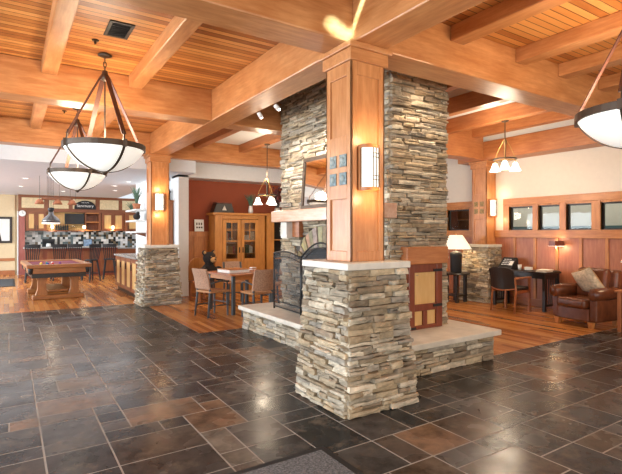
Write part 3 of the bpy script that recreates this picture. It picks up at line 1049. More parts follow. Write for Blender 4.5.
# ------------------------------------------------------------------ chandeliers
def chandelier(label, loc, ang0):
    t = thing('bowl_chandelier', label, 'chandelier', loc, 0, 'bowl chandeliers hung from the ceiling')
    R, zr, zb, zh = 0.445, 2.49 - 3.6, 2.225 - 3.6, 3.37 - 3.6
    MB().lathe([(0.0, 0.0), (.075, 0.0), (.08, -.012), (.05, -.028), (.012, -.035), (0, -.035)], n=20).build('canopy', M['bronze'], t, smooth=True)
    chn = MB()
    for k in range(3):
        pts = []
        for j in range(13):
            w = 2 * PI * j / 12
            a, b = .018 * math.cos(w), .034 * math.sin(w)
            pts.append((a, 0, -.065 - .05 * k + b) if k % 2 else (0, a, -.065 - .05 * k + b))
        chn.tube(pts, .005, 6)
    chn.build('chain', M['bronze'], t)
    MB().lathe([(0, zh + .05), (.03, zh + .04), (.035, zh), (.05, zh - .02), (.05, zh - .06), (.025, zh - .08), (0, zh - .09)], n=16).build('hub', M['bronze'], t, smooth=True)
    MB().tube([(0, 0, zh - .08), (0, 0, zb + .05)], .009, 8).build('stem', M['bronze'], t)
    prof = [(R * k / 12, zb + (zr + .01 - zb) * (1 - math.sqrt(1 - (.86 * k / 12) ** 2)) / (1 - math.sqrt(1 - .86 ** 2))) for k in range(13)]
    prof = [(r, z) for r, z in prof]
    inner = [(r * .975, z + .012) for r, z in reversed(prof)]
    MB().lathe(prof + inner, n=40).build('glass_bowl', M['alabaster'], t, smooth=True)
    MB().lathe([(R - .01, zr - .012), (R + .012, zr - .012), (R + .012, zr + .05), (R - .01, zr + .05), (R - .01, zr - .012)], n=40).build('rim_band', M['bronze'], t, bevel=.003)
    for k in range(4):
        a = ang0 + k * PI / 2
        d = Vector((math.cos(a), math.sin(a), 0))
        s = Vector((-d.y, d.x, 0))
        MB().ribbon([d * .045 + Vector((0, 0, zh - .03)), d * (R * .97) + Vector((0, 0, zr + .12))], .055, .008, s).build('strap', M['strap'], t)
        b = MB()
        p = d * (R + .005)
        b.tube([d * (R * .95) + Vector((0, 0, zr + .16)), d * (R * .985) + Vector((0, 0, zr + .04))], .011, 6)
        b.box(p.x - .022, p.x + .022, p.y - .022, p.y + .022, zr - .02, zr + .06)
        b.build('buckle', M['bronze'], t)
        rib = [d * (r + .008) + Vector((0, 0, z - .006)) for r, z in reversed(prof)]
        MB().ribbon(rib, .028, .008, s).build('bowl_rib', M['bronze'], t)
    MB().lathe([(0, zb + .005), (.045, zb - .004), (.03, zb - .02), (.014, zb - .04), (0, zb - .045)], n=16).build('finial', M['bronze'], t, smooth=True)
    return t


A0 = math.radians(18)
ch1 = chandelier('large glass bowl chandelier with leather straps, nearest the ceiling vent', (0.95, 5.95, ZC), A0)
ch2 = dup(ch1, (0.97, 8.75, ZC), label='glass bowl chandelier hanging behind the nearer one, towards the kitchen')
ch3 = dup(ch1, (4.46, 1.83, ZC), label='glass bowl chandelier cut off by the right edge of the photo')
ch3.rotation_euler = (0, 0, math.radians(-8))
for x, y in ((0.95, 5.95), (0.97, 8.75), (4.46, 1.83)):
    point_light('chandelier_lamp', (x + .12, y + .1, 2.66), 26, WARM2, 0.12)
    point_light('chandelier_lamp', (x - .12, y - .1, 2.66), 26, WARM2, 0.12)


def pendant(label, loc, drop, rz):
    t = thing('shaded_pendant', label, 'pendant lamp', loc, math.radians(rz), 'three shade pendant lamps')
    MB().lathe([(0, 0), (.065, 0), (.06, -.015), (.02, -.03), (0, -.03)], n=16).build('canopy', M['bronze'], t, smooth=True)
    MB().tube([(0, 0, -.02), (0, 0, -drop + .02)], .009, 8).lathe([(0, -drop + .42), (.02, -drop + .41), (.03, -drop + .36), (.02, -drop + .3), (.018, -drop + .05), (.03, -drop + .02), (0, -drop)], n=12).build('rod', M['bronze'], t, smooth=True)
    MB().lathe([(.19, -drop + .035), (.205, -drop + .035), (.205, -drop + .06), (.19, -drop + .06), (.19, -drop + .035)], n=28).build('ring', M['bronze'], t)
    for k in range(3):
        a = k * 2 * PI / 3 + math.radians(-60)
        d = Vector((math.cos(a), math.sin(a), 0))
        o = MB().tube([d * .02 + Vector((0, 0, -drop + .40)), d * .09 + Vector((0, 0, -drop + .30)), d * .17 + Vector((0, 0, -drop + .14)), d * .2 + Vector((0, 0, -drop + .05))], .007, 6)
        o.tube([d * .01 + Vector((0, 0, -drop + .045)), d * .2 + Vector((0, 0, -drop + .045)), d * .2 + Vector((0, 0, -drop - .01))], .009, 6)
        o.build('arm', M['brass'], t)
        c = d * .2
        MB().lathe([(.028, -drop), (.045, -drop - .03), (.062, -drop - .09), (.098, -drop - .155), (.094, -drop - .155), (.058, -drop - .09), (.04, -drop - .03), (.02, -drop)], (c.x, c.y, 0), 18).build('glass_shade', M['shade'], t, smooth=True)
    return t


pendant('bronze pendant with three lit shades hanging over the dining table', (4.685, 9.0, 3.42), 1.15, -35)
point_light('pendant_and_fill_lamp', (4.63, 9.0, 2.05), 24, WARM2, .12)
point_light('pendant_and_fill_lamp', (4.63, 9.0, 2.75), 30, WARM2, .12)  # added fill point above the shades, brightens the white ceiling
pendant('bronze pendant with three lit shades hanging near the right windows', (7.535, 5.2, 3.53), 0.745, 34)
point_light('pendant_and_fill_lamp', (7.53, 5.2, 2.55), 60, WARM2, .12)
point_light('pendant_and_fill_lamp', (7.1, 5.2, 3.1), 40, WARM2, .12)  # added fill point beside the pendant, brightens ceiling and room

# ceiling fittings
v = thing('ceiling_vent', 'dark square air vent in the plank ceiling', 'vent', (0.955, 5.13, ZC))
MB().box(-.12, .12, -.2, -.165, -.012, 0).box(-.12, .12, .165, .2, -.012, 0).box(-.12, -.085, -.165, .165, -.012, 0).box(.085, .12, -.165, .165, -.012, 0).build('vent_frame', M['iron'], v, bevel=.003)
sl = MB()
for k in range(7):
    sl.box(-.085, .085, -.165 + k * .047, -.165 + k * .047 + .03, -.009, -.006, rot=(.5, 0, 0))
sl.build('louvre', M['black'], v)
MB().box(-.085, .085, -.165, .165, -.004, 0).build('backing', M['black'], v)


def sprinkler(label, loc):
    t = thing('fire_sprinkler', label, 'sprinkler', loc, 0, 'ceiling sprinklers')
    MB().lathe([(0, 0), (.04, 0), (.035, -.01), (.012, -.014), (.012, -.04), (0, -.04)], n=14).build('escutcheon', M['bronze'], t)
    MB().lathe([(0, -.06), (.022, -.06), (.022, -.064), (0, -.064)], n=12).tube([(.01, 0, -.03), (.012, 0, -.06)], .003, 5).tube([(-.01, 0, -.03), (-.012, 0, -.06)], .003, 5).build('deflector', M['brass'], t)


sprinkler('small ceiling sprinkler between the vent and the nearer chandelier', (0.79, 5.55, ZC))
sprinkler('small ceiling sprinkler beyond the cross beam', (0.80, 9.05, ZC))


def spotlight(label, loc, aim, power):
    t = thing('ceiling_spotlight', label, 'spotlight', loc, 0, 'chimney spotlights')
    dv = (Vector(aim) - Vector(loc)).normalized()
    q = dv.to_track_quat('-Z', 'Y').to_matrix()
    MB().tube([(0, 0, .03), (0, 0, .0)], .012, 8).build('stem', M['whiteplastic'], t)
    m = MB().lathe([(0, .045), (.026, .04), (.03, -.035), (.024, -.035), (.022, .0), (0, .0)], n=16)
    m.v = [tuple(q @ Vector(p)) for p in m.v]
    m.build('lamp_can', M['whiteplastic'], t, smooth=True)
    m = MB().lathe([(0, -.012), (.022, -.012), (.024, -.03), (.015, -.05), (0, -.055)], n=14)
    m.v = [tuple(q @ Vector(p)) for p in m.v]
    m.build('bulb', M['bulb'], t, smooth=True)
    p = Vector(loc) + dv * .07
    spot_light('chimney_spot', p, aim, power, (1.0, .95, .88), 85, 1.0)


spotlight('lit white spotlight under the beam beside the chimney top', (2.90, 5.30, 3.12), (3.7, 5.1, 2.3), 170)
spotlight('white spotlight under the beam, further from the chimney', (2.90, 5.78, 3.12), (3.7, 6.0, 2.2), 120)
# added spot without a fixture, brightens the chimney's right-hand face
spot_light('chimney_fill_spot', (4.1, 3.62, 3.35), (4.15, 4.05, 1.3), 55, WARM2, 120, 1.0)


# ------------------------------------------------------------------ dining corner
def dining_chair(label, loc, rz):
    """front is +y"""
    t = thing('dining_chair', label, 'chair', loc, rz, 'woven dining chairs')
    for sx in (-1, 1):
        MB().tube([(sx * .20, .19, 0), (sx * .19, .18, .44)], [.017, .022], 8).build('leg', M['greywood'], t)
        MB().tube([(sx * .20, -.24, 0), (sx * .19, -.19, .44), (sx * .19, -.20, .6), (sx * .185, -.27, .86)], [.017, .022, .021, .017], 8).build('leg', M['greywood'], t, smooth=True)
        MB().tube([(sx * .2, -.21, .2), (sx * .2, .19, .2)], .012, 6).build('stretcher', M['greywood'], t)
        MB().tube([(sx * .2, -.2, .60), (sx * .22, 0, .64), (sx * .21, .17, .62), (sx * .195, .185, .44)], .016, 8).build('armrest', M['greywood'], t, smooth=True)
    MB().tube([(-.19, .18, .24), (.19, .18, .24)], .012, 6).build('stretcher', M['greywood'], t)
    MB().box(-.23, .23, -.21, .22, .43, .47).build('seat', M['rattan'], t, bevel=.018, seg=3)
    b = MB()
    n = 8
    vs = []
    for d in (-.018, .018):
        for k in range(n + 1):
            x = -.215 + .43 * k / n
            cy = -.045 * (1 - (2 * k / n - 1) ** 2)
            for z, yy in ((.50, -.20), (.70, -.235), (.87, -.285)):
                e = .012 if k in (0, n) else 0
                vs.append((x, yy + cy + d, z - (e if z > .8 else 0)))
    m = 3 * (n + 1)
    fs = []
    for k in range(n):
        for r in range(2):
            a = 3 * k + r
            fs += [(a, a + 1, a + 4, a + 3), (m + a, m + a + 3, m + a + 4, m + a + 1)]
        fs += [(3 * k, 3 * k + 3, m + 3 * k + 3, m + 3 * k), (3 * k + 2, m + 3 * k + 2, m + 3 * k + 5, 3 * k + 5)]
    for k in (0, n):
        for r in range(2):
            a = 3 * k + r
            fs.append((a, a + 1, m + a + 1, m + a))
    b.add(vs, fs).build('backrest', M['rattan2'], t, bevel=.006)
    return t


dc = dining_chair('woven dining chair on the left side of the table, turned sideways', (3.12, 8.14, 0), math.radians(-75))
dup(dc, (3.72, 7.52, 0), math.radians(4), 'woven dining chair with its back to the hearth')
dup(dc, (4.62, 8.55, 0), math.radians(95), 'woven dining chair half hidden behind the fire screen')
dup(dc, (4.1, 9.35, 0), math.radians(172), 'woven dining chair on the far side of the table, facing us')
tb = thing('dining_table', 'square wooden dining table with dark legs near the glass cabinet', 'table', (3.8, 8.42, 0), math.radians(8))
MB().box(-.52, .52, -.52, .52, .715, .75).build('tabletop', M['cherry_x'], tb, bevel=.008)
MB().box(-.44, .44, -.44, -.41, .63, .715).box(-.44, .44, .41, .44, .63, .715).box(-.44, -.41, -.41, .41, .63, .715).box(.41, .44, -.41, .41, .63, .715).build('apron', M['oak_x'], tb)
for sx in (-1, 1):
    for sy in (-1, 1):
        MB().box(sx * .42 - .03, sx * .42 + .03, sy * .42 - .03, sy * .42 + .03, 0, .715).build('leg', M['greywood'], tb, bevel=.006)
gb = thing('board_game_box', 'pale flat game box lying on the dining table', 'box', (3.62, 8.35, .75), math.radians(8))
MB().box(-.22, .22, -.22, .22, 0, .055).build('box_base', M['paper'], gb, bevel=.004)
MB().box(-.225, .225, -.225, .225, .055, .065).build('box_lid', M['oak_x'], gb, bevel=.003)
cb_ = thing('card_box', 'small red and white box at the right end of the dining table', 'box', (4.2, 8.7, .75), .3)
MB().box(-.06, .06, -.04, .04, 0, .05).build('box_body', M['whiteplastic'], cb_, bevel=.003)
MB().box(-.061, .061, -.041, .041, .018, .034).build('red_band', M['redwall'], cb_)

# bentwood chair with a bear on it
bc = thing('wooden_chair', 'round backed wooden chair beside the wainscot with a toy bear on it', 'chair', (3.62, 10.1, 0), math.radians(195))
MB().box(-.22, .22, -.2, .22, .40, .44).build('seat', M['cherry_x'], bc, bevel=.012)
for sx in (-1, 1):
    for y_ in (-.17, .19):
        MB().box(sx * .19 - .022, sx * .19 + .022, y_ - .022, y_ + .022, 0, .40).build('leg', M['cherry_z'], bc, bevel=.004)
bp = [(-.22, .44), (.22, .44), (.22, .75)] + [(.22 * math.cos(PI * k / 10), .75 + .2 * math.sin(PI * k / 10)) for k in range(1, 10)] + [(-.22, .75)]
MB().prism(bp, -.2, -.17, 'y').build('backrest', M['oak_z'], bc, bevel=.006)
br = thing('teddy_bear', 'black plush toy bear with tan muzzle sitting on the round backed chair', 'toy', (3.74, 9.99, .44), math.radians(195))
br.scale = (1.25, 1.25, 1.25)
bm = MB().ball((0, 0, .15), (.15, .13, .17)).ball((0, .03, .40), (.125, .12, .115))
for sx in (-1, 1):
    bm.ball((sx * .1, 0, .50), (.045, .03, .045)).ball((sx * .16, .07, .2), (.05, .1, .055)).ball((sx * .11, .17, .06), (.065, .14, .06)).ball((sx * .12, .28, .09), (.055, .04, .07))
bo = bm.build('bear_body', M['fur'], br, remesh=.018)
MB().ball((0, .145, .375), (.06, .055, .048)).build('muzzle', M['tanfur'], br, smooth=True)
MB().ball((0, .198, .39), (.018, .012, .013)).build('nose', M['black'], br, smooth=True)
for sx in (-1, 1):
    MB().ball((sx * .045, .138, .435), .011, 8).build('eye', M['tanfur'], br, smooth=True)
    MB().ball((sx * .1, .026, .50), (.028, .014, .028)).build('inner_ear', M['tanfur'], br, smooth=True)

# glass fronted cabinet
cx0, cx1, cy0, cy1 = 4.28, 5.66, 11.0, 11.44
cab = thing('display_cabinet', 'tall golden oak cabinet with glazed double doors', 'cabinet', (cx0, cy0, 0))
of = (cx0, cy0, 0)
body = MB()
body.box(cx0, cx0 + .2, cy0, cy1, 0, 1.95).box(cx1 - .2, cx1, cy0, cy1, 0, 1.95).box(cx0 + .2, cx1 - .2, cy0, cy1, 0, .5).box(cx0 + .2, cx1 - .2, cy0, cy1, 1.85, 1.95)
body.box(cx0 + .2, cx1 - .2, cy1 - .02, cy1, .5, 1.85)
body.build('cabinet_body', M['honey_z'], cab, of, bevel=.006)
MB().box(cx0 - .07, cx1 + .07, cy0 - .06, cy1, 1.95, 2.01).build('cornice', M['honey_x'], cab, of, bevel=.01)
sh = MB()
for z in (.96, 1.30, 1.6):
    sh.box(cx0 + .2, cx1 - .2, cy0 + .08, cy1 - .02, z, z + .02)
sh.build('shelf', M['honey_x'], cab, of)
xm = (cx0 + cx1) / 2
for a, b, hx in ((cx0 + .2, xm - .005, xm - .05), (xm + .005, cx1 - .2, xm + .05)):
    f = MB().box(a, a + .09, cy0 - .02, cy0 + .01, .52, 1.84).box(b - .09, b, cy0 - .02, cy0 + .01, .52, 1.84).box(a + .09, b - .09, cy0 - .02, cy0 + .01, .52, .85).box(a + .09, b - .09, cy0 - .02, cy0 + .01, 1.76, 1.84)
    f.box((a + b) / 2 - .01, (a + b) / 2 + .01, cy0 - .015, cy0 + .005, 1.36, 1.76).box(a + .09, b - .09, cy0 - .015, cy0 + .005, 1.56, 1.585).box(a + .09, b - .09, cy0 - .015, cy0 + .005, 1.28, 1.31)
    o = f.build('door', M['honey_z'], cab, of, bevel=.004)
    MB().box(a + .09, b - .09, cy0 - .006, cy0 - .003, .85, 1.76).build('pane', M['cabglass'], o, of)
    MB().box(hx - .012, hx + .012, cy0 - .045, cy0 - .02, 1.0, 1.14).build('handle', M['iron'], o, of, bevel=.004)
BOOK = [plain('book cloth %d' % i, c, .7) for i, c in enumerate([(.30, .04, .03), (.62, .58, .48), (.04, .07, .12), (.09, .12, .06), (.50, .42, .30), (.03, .03, .03), (.36, .2, .07)])]
rb = random.Random(3)


def book(x, y, z, w, h, dpt, mat, name_lab, tilt=0.0):
    t = thing('book', name_lab, 'book', (x, y, z), 0, 'books in the glazed cabinet')
    MB().box(0, w, 0, dpt, 0, h, rot=(0, tilt, 0)).build('cover', mat, t, bevel=.003)
    MB().box(.004, w - .004, .004, dpt + .002, h - .002, h + .001, rot=None).build('pages', M['paper'], t)
    return t


for (xa, xb, z, lab) in ((4.52, 4.84, .98, 'small book standing on the lowest shelf behind the left cabinet door'), (5.05, 5.34, .98, 'small book standing on the lowest shelf behind the right cabinet door'), (4.52, 4.76, 1.32, 'book standing on the middle shelf behind the left cabinet door'), (4.55, 4.80, 1.62, 'book standing on the top shelf behind the left cabinet door')):
    x = xa
    while x < xb:
        w = rb.uniform(.03, .055)
        hh = rb.uniform(.16, .22)
        book(x, cy0 + .14, z, w - .003, hh, .16, rb.choice(BOOK), lab)
        x += w
gbx = thing('game_box', 'white box on the middle shelf behind the right cabinet door', 'box', (5.08, cy0 + .12, 1.32))
MB().box(0, .2, 0, .2, 0, .1).build('box_base', M['paper'], gbx, bevel=.003)
MB().box(-.003, .203, -.003, .203, .1, .125).build('box_lid', M['whiteplastic'], gbx, bevel=.003)
gbx2 = thing('paper_stack', 'cream stack on the middle shelf at the right of the glazed cabinet', 'papers', (5.30, cy0 + .12, 1.32))
MB().box(0, .12, 0, .2, 0, .22).build('stack', M['cushion'], gbx2, bevel=.003)
# things on top of the cabinet
ba = thing('wooden_keepsake_box', 'dark wooden trunk with a pale badge on top of the cabinet', 'box', (4.55, 11.2, 2.01))
MB().prism([(-.28, 0), (.28, 0), (.2, .24), (-.2, .24)], -.14, .14, 'y').build('trunk_body', M['darkwood'], ba, bevel=.01)
MB().box(-.21, .21, -.15, .15, .24, .265).build('lid', M['reddoor'], ba, bevel=.006)
MB().prism([(-.06, .06), (.06, .06), (0, .18)], -.152, -.142, 'y').build('badge', M['capstone'], ba)


def grass_vase(name, label, loc, pot_mat, pot, n, h, spread, mat, seed):
    t = thing(name, label, 'plant', loc)
    MB().lathe(pot, n=16).build('pot', pot_mat, t, smooth=True)
    r = random.Random(seed)
    m = MB()
    z0 = pot[-1][1] * .6
    for k in range(n):
        a, s = r.uniform(0, 2 * PI), r.uniform(.1, 1) * spread
        d = Vector((math.cos(a), math.sin(a), 0))
        hh = h * r.uniform(.65, 1)
        m.tube([d * .01 + Vector((0, 0, z0)), d * s * .4 + Vector((0, 0, z0 + hh * .6)), d * s + Vector((0, 0, z0 + hh))], [.005, .006, .002], 4)
    m.build('grass', mat, t)
    return t


VASE = [(0, 0), (.05, 0), (.065, .06), (.05, .16), (.045, .2), (.035, .2)]
grass_vase('vase_of_grass', 'white vase of dark green grass on top of the glazed cabinet', (5.32, 11.15, 2.01), M['whiteplastic'], VASE, 60, .42, .2, M['greens'], 1)

# second, darker bookcase with dried flowers beside the chimney
b2 = thing('open_bookcase', 'open orange wood bookcase with dark interior next to the chimney', 'bookcase', (5.72, 11.0, 0))
MB().box(.0, .22, 0, .42, 0, 2.02).box(1.25, 1.4, 0, .42, 0, 2.02).box(.22, 1.25, 0, .42, 1.92, 2.02).box(.22, 1.25, 0, .42, 0, .2).build('case', M['honey_z'], b2, bevel=.006)
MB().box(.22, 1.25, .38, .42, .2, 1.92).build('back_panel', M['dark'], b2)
for z in (.8, 1.3):
    MB().box(.22, 1.25, .06, .38, z, z + .03).build('shelf', M['honey_x'], b2)
df = thing('dried_flowers', 'arrangement of dried burgundy flowers high beside the chimney', 'plant', (6.1, 11.12, 2.02))
MB().lathe([(0, 0), (.07, 0), (.09, .08), (.06, .16), (.05, .16)], n=14).build('pot', M['capstone'], df, smooth=True)
r = random.Random(9)
st, hd = MB(), MB()
for k in range(34):
    a, s = r.uniform(0, 2 * PI), r.uniform(.05, .26)
    hh = r.uniform(.2, .62)
    p = Vector((math.cos(a) * s, math.sin(a) * s * .6, .1 + hh))
    st.tube([(0, 0, .1), tuple(p * .55), tuple(p)], .004, 4)
    hd.ball(tuple(p), r.uniform(.025, .05), 7)
st.build('stem', M['darkwood'], df)
hd.build('blossom', M['dryflower'], df)
sg = thing('framed_sign', 'small white framed sign standing on the wainscot ledge', 'sign', (4.03, 11.44, 1.54))
MB().box(-.12, .12, -.012, .012, 0, .3, rot=(-.05, 0, 0)).build('panel', M['whiteplastic'], sg, bevel=.003)
lt = MB()
for k, w in enumerate((.06, .03, .07)):
    lt.box(-.08 + k * .06, -.08 + k * .06 + .03, -.02, -.014, .16, .22)
    lt.box(-.08 + k * .06, -.08 + k * .06 + .04, -.018, -.012, .08, .12)
lt.build('lettering', M['bronze'], sg)
tc2 = thing('tall_wooden_cabinet', 'tall narrow brown cabinet between the column and white wall end', 'cabinet', (3.18, 11.35, 0))
MB().box(0, .17, 0, .4, 0, 2.24).build('cabinet_body', M['cherry_z'], tc2, bevel=.006)
MB().box(.02, .15, -.02, 0, .2, 1.0).box(.02, .15, -.02, 0, 1.1, 2.1).build('door', M['cherry_z'], tc2, bevel=.004)
MB().box(-.02, .175, -.04, .4, 2.24, 2.29).build('cornice', M['cherry_x'], tc2, bevel=.006)
lb = thing('lantern', 'dark lantern on top of the tall narrow brown cabinet', 'lantern', (3.27, 11.5, 2.29))
MB().box(-.06, .06, -.06, .06, 0, .02).box(-.06, .06, -.06, .06, .2, .22).build('lantern_frame', M['iron'], lb)
MB().box(-.045, .045, -.045, .045, .02, .2).build('lantern_glass', M['dark'], lb)
MB().lathe([(.07, .22), (.03, .29), (0, .3)], n=8).build('lantern_top', M['iron'], lb)

# ------------------------------------------------------------------ kitchen and games area
KY = 19.65
kc = MB()


def px_door(parent, x0, x1, z0, z1, y0, frame='kcherry_z', pan='maple', k=.07):
    o = MB().box(x0, x0 + k, y0 - .025, y0, z0, z1).box(x1 - k, x1, y0 - .025, y0, z0, z1).box(x0 + k, x1 - k, y0 - .025, y0, z0, z0 + k).box(x0 + k, x1 - k, y0 - .025, y0, z1 - k, z1).build('door', M[frame], parent)
    MB().box(x0 + k, x1 - k, y0 - .012, y0 - .008, z0 + k, z1 - k).build('panel', M[pan], o)
    return o


def upper(label, x0, x1, z0=1.58, z1=2.28, ndoor=2, mid=False):
    t = thing('upper_cabinet', label, 'cabinet', ((x0 + x1) / 2, KY, z0), 0, 'kitchen wall cabinets')
    w = x1 - x0
    MB().box(-w / 2, w / 2, 0, .38, 0, z1 - z0).build('cabinet_body', M['kcherry_x'], t)
    for k in range(ndoor):
        a = -w / 2 + .02 + (w - .04) * k / ndoor
        b = -w / 2 + .02 + (w - .04) * (k + 1) / ndoor
        o = px_door(t, a + .005, b - .005, .02, z1 - z0 - .02, 0)
        hx = b - .04 if k == 0 and ndoor == 2 else a + .04
        MB().box(hx - .012, hx + .012, -.04, -.025, .05, .2).build('handle', M['bronze'], o)
    return t


upper('double door kitchen wall cabinet at the left end', 0.50, 1.16)
upper('double door kitchen wall cabinet right of the open shelves', 3.02, 3.85)
upper('single door kitchen wall cabinet at the right end', 3.86, 4.35, ndoor=1).location.y = KY - .36
os_ = thing('open_wall_shelf', 'open kitchen wall shelf right of the black television', 'shelf', (2.70, KY, 1.58), 0)
MB().box(-.26, -.22, 0, .38, 0, .7).box(.22, .3, 0, .38, 0, .7).box(-.22, .22, .34, .38, 0, .7).build('case', M['kcherry_z'], os_)
for z in (0, .32, .66):
    MB().box(-.22, .22, 0, .34, z, z + .035).build('shelf_board', M['oak_x'], os_)
rk = thing('glass_rack', 'wood shelf under the television holding bottles and glasses', 'shelf', (1.8, KY, 1.56), 0)
MB().box(-.62, .62, 0, .36, 0, .035).build('shelf_board', M['kcherry_x'], rk)
MB().box(-.62, .62, .33, .36, .035, .72).build('back_panel', M['maple'], rk)
for k in range(6):
    t = thing('bottle', ['dark wine bottle at the left end of the bottle row', 'dark wine bottle second from the left in the row', 'dark wine bottle third from the left in the row', 'dark wine bottle third from the right in the row', 'dark wine bottle second from the right in the row', 'dark wine bottle at the right end of the bottle row'][k], 'bottle', (1.48 + k * .075, KY + .12, 1.595), 0, 'bottles on the kitchen shelf')
    MB().lathe([(0, 0), (.032, 0), (.034, .01), (.034, .14), (.014, .19), (.013, .25), (0, .25)], n=10).build('bottle_body', M['black'], t, smooth=True)
    MB().lathe([(0, .25), (.015, .25), (.015, .215), (.0, .215)], n=8).build('capsule', M['redwall'], t)
g0 = None
for k in range(8):
    lab = 'clear stemmed glass in the row right of the bottles'
    if g0 is None:
        g0 = thing('wine_glass', lab, 'glass', (1.98, KY + .12, 1.595), 0, 'stemmed glasses on the kitchen shelf')
        MB().lathe([(0, 0), (.03, 0), (.004, .01), (.004, .09), (.032, .12), (.036, .16), (.03, .2)], n=10).build('goblet', M['glass'], g0, smooth=True)
    else:
        dup(g0, (1.98 + k * .06, KY + .12, 1.595))
tv = thing('television', 'black wall television among the kitchen cabinets', 'television', (2.08, KY - .02, 1.83))
MB().box(-.33, .33, 0, .07, 0, .40).build('screen_housing', M['black'], tv, bevel=.008)
MB().box(-.31, .31, -.004, .0, .03, .38).build('screen', plain('dark screen', (.015, .017, .02), .12), tv)
sf = thing('cabinet_soffit', 'row of cream soffit panels framed in cherry above kitchen cabinets', 'cabinet', (0.28, KY + .02, 2.28))
MB().box(0, 4.07, 0, .38, 0, .6).build('soffit_frame', M['kcherry_x'], sf)
for a, b in ((.10, .80), (.95, 1.60), (1.74, 2.52), (2.68, 3.36), (3.5, 4.0)):
    MB().box(a, b, -.012, 0, .13, .50).build('panel', plain('cream soffit panel', (.70, .56, .33), .6), sf)
# arched sign
si = thing('arched_sign', 'black arched sign with white lettering on the kitchen soffit', 'sign', (2.44, KY - .0, 2.40))
arc = [(-.37, 0), (.37, 0)] + [(.37 * math.cos(a), .08 + .25 * math.sin(a)) for a in [PI * k / 14 for k in range(0, 15)]]
MB().prism(arc, -.03, 0, 'y').build('sign_board', M['black'], si, bevel=.004)


def text_part(s, parent, size, x, y_, z, mat, name='lettering'):
    cu = bpy.data.curves.new(name, 'FONT')
    cu.body = s
    cu.size = size
    cu.align_x = 'CENTER'
    cu.extrude = .003
    cu.materials.append(mat)
    tmp = bpy.data.objects.new(name + '_tmp', cu)
    COL.objects.link(tmp)
    dg = bpy.context.evaluated_depsgraph_get()
    me = bpy.data.meshes.new_from_object(tmp.evaluated_get(dg))
    bpy.data.objects.remove(tmp)
    me.materials.clear()
    me.materials.append(mat)
    o = bpy.data.objects.new(name, me)
    COL.objects.link(o)
    o.parent = parent
    o.location = (x, y_, z)
    o.rotation_euler = (PI / 2, 0, 0)
    return o


text_part('Sanctuary', si, .15, 0, -.035, .085, M['whiteplastic'])
text_part('WELCOME', si, .055, 0, -.035, .235, M['whiteplastic'])
ck = thing('wall_clock', 'round white wall clock at the left end of the cabinets', 'clock', (0.40, KY - .02, 2.20))
MB().lathe([(0, -.03), (.10, -.03), (.11, -.015), (.11, 0), (0, 0)], n=24, axis='y').build('clock_case', M['whiteplastic'], ck)
MB().box(-.004, .004, -.036, -.032, 0, .07).box(0, .05, -.036, -.032, -.004, .004).build('clock_hand', M['black'], ck)
ke = thing('cabinet_end_panel', 'rosy wood end panel of the kitchen cabinets under the clock', 'panel', (0.28, KY, 0))
MB().box(0, .2, 0, .38, 0, 2.28).build('panel_board', wood('rosy end panel', (.30, .08, .06), (.42, .15, .12)), ke)
MB().box(-.03, .0, -.02, .38, 0, 2.28).build('edge_strip', M['white'], ke)
for i, (x, lab) in enumerate(((1.34, 'warm glowing puck light left of the bottles'), (2.40, 'warm glowing puck light under the open wall shelf'), (3.42, 'warm glowing puck light below the right double door cabinet'))):
    t = thing('puck_light', lab, 'lamp', (x, KY + .1, 1.75 if i == 2 else 1.73), 0, 'kitchen puck lights')
    t.location = (x, KY - .06, 1.72)
    MB().lathe([(0, .07), (.05, .06), (.055, -.0), (.04, -.05), (0, -.07)], n=14).build('glass_shade', M['puck'], t, smooth=True)
    MB().box(-.01, .01, 0, .05 if i == 2 else .40, .06, .08).build('arm', M['bronze'], t)
    point_light('puck_lamp', (x, KY - .12, 1.60), 4, WARM, .04)
# back counter
bcn = thing('back_counter', 'long kitchen counter under the mosaic backsplash', 'counter', (0.5, 19.4, 0))
MB().box(0, 3.9, .03, .6, 0, .88).build('cabinet_body', M['kcherry_x'], bcn)
MB().box(-.02, 3.92, 0, .62, .88, .92).build('worktop', M['granite'], bcn, bevel=.006)
cm = thing('coffee_maker', 'black and white coffee maker on the kitchen counter', 'coffee maker', (1.22, 19.65, .92))
MB().box(-.2, .2, -.12, .12, 0, .05).box(-.2, .2, .04, .12, .05, .3).box(-.2, .2, -.12, .12, .26, .36).build('housing', M['black'], cm, bevel=.012)
MB().lathe([(0, .05), (.07, .05), (.085, .12), (.06, .2), (.0, .2)], (0, -.05, 0), 14).build('jug', M['whiteplastic'], cm, smooth=True)
pt = thing('blue_poster', 'small blue framed picture propped on the kitchen counter', 'picture', (2.55, 19.8, .92))
MB().box(-.17, .17, 0, .02, 0, .36, rot=(-.08, 0, 0)).build('frame', M['greywood'], pt)
MB().box(-.14, .14, -.008, -.002, .03, .33, rot=(-.08, 0, 0)).build('print', plain('blue print', (.16, .25, .38), .6, 0, .5, 12), pt)
# bar
bar = thing('kitchen_bar', 'wooden breakfast bar with granite top behind the bar stools', 'bar', (0.45, 17.9, 0))
MB().box(0, 2.85, .1, .5, 0, .98).build('bar_body', M['reddoor'], bar)
pb = MB()
for k in range(5):
    pb.box(.08 + k * .55, .5 + k * .55, .085, .1, .14, .88)
pb.build('bar_panel', M['kcherry_z'], bar, bevel=.004)
MB().box(-.05, 2.9, -.1, .55, .98, 1.03).build('worktop', M['granite'], bar, bevel=.008)


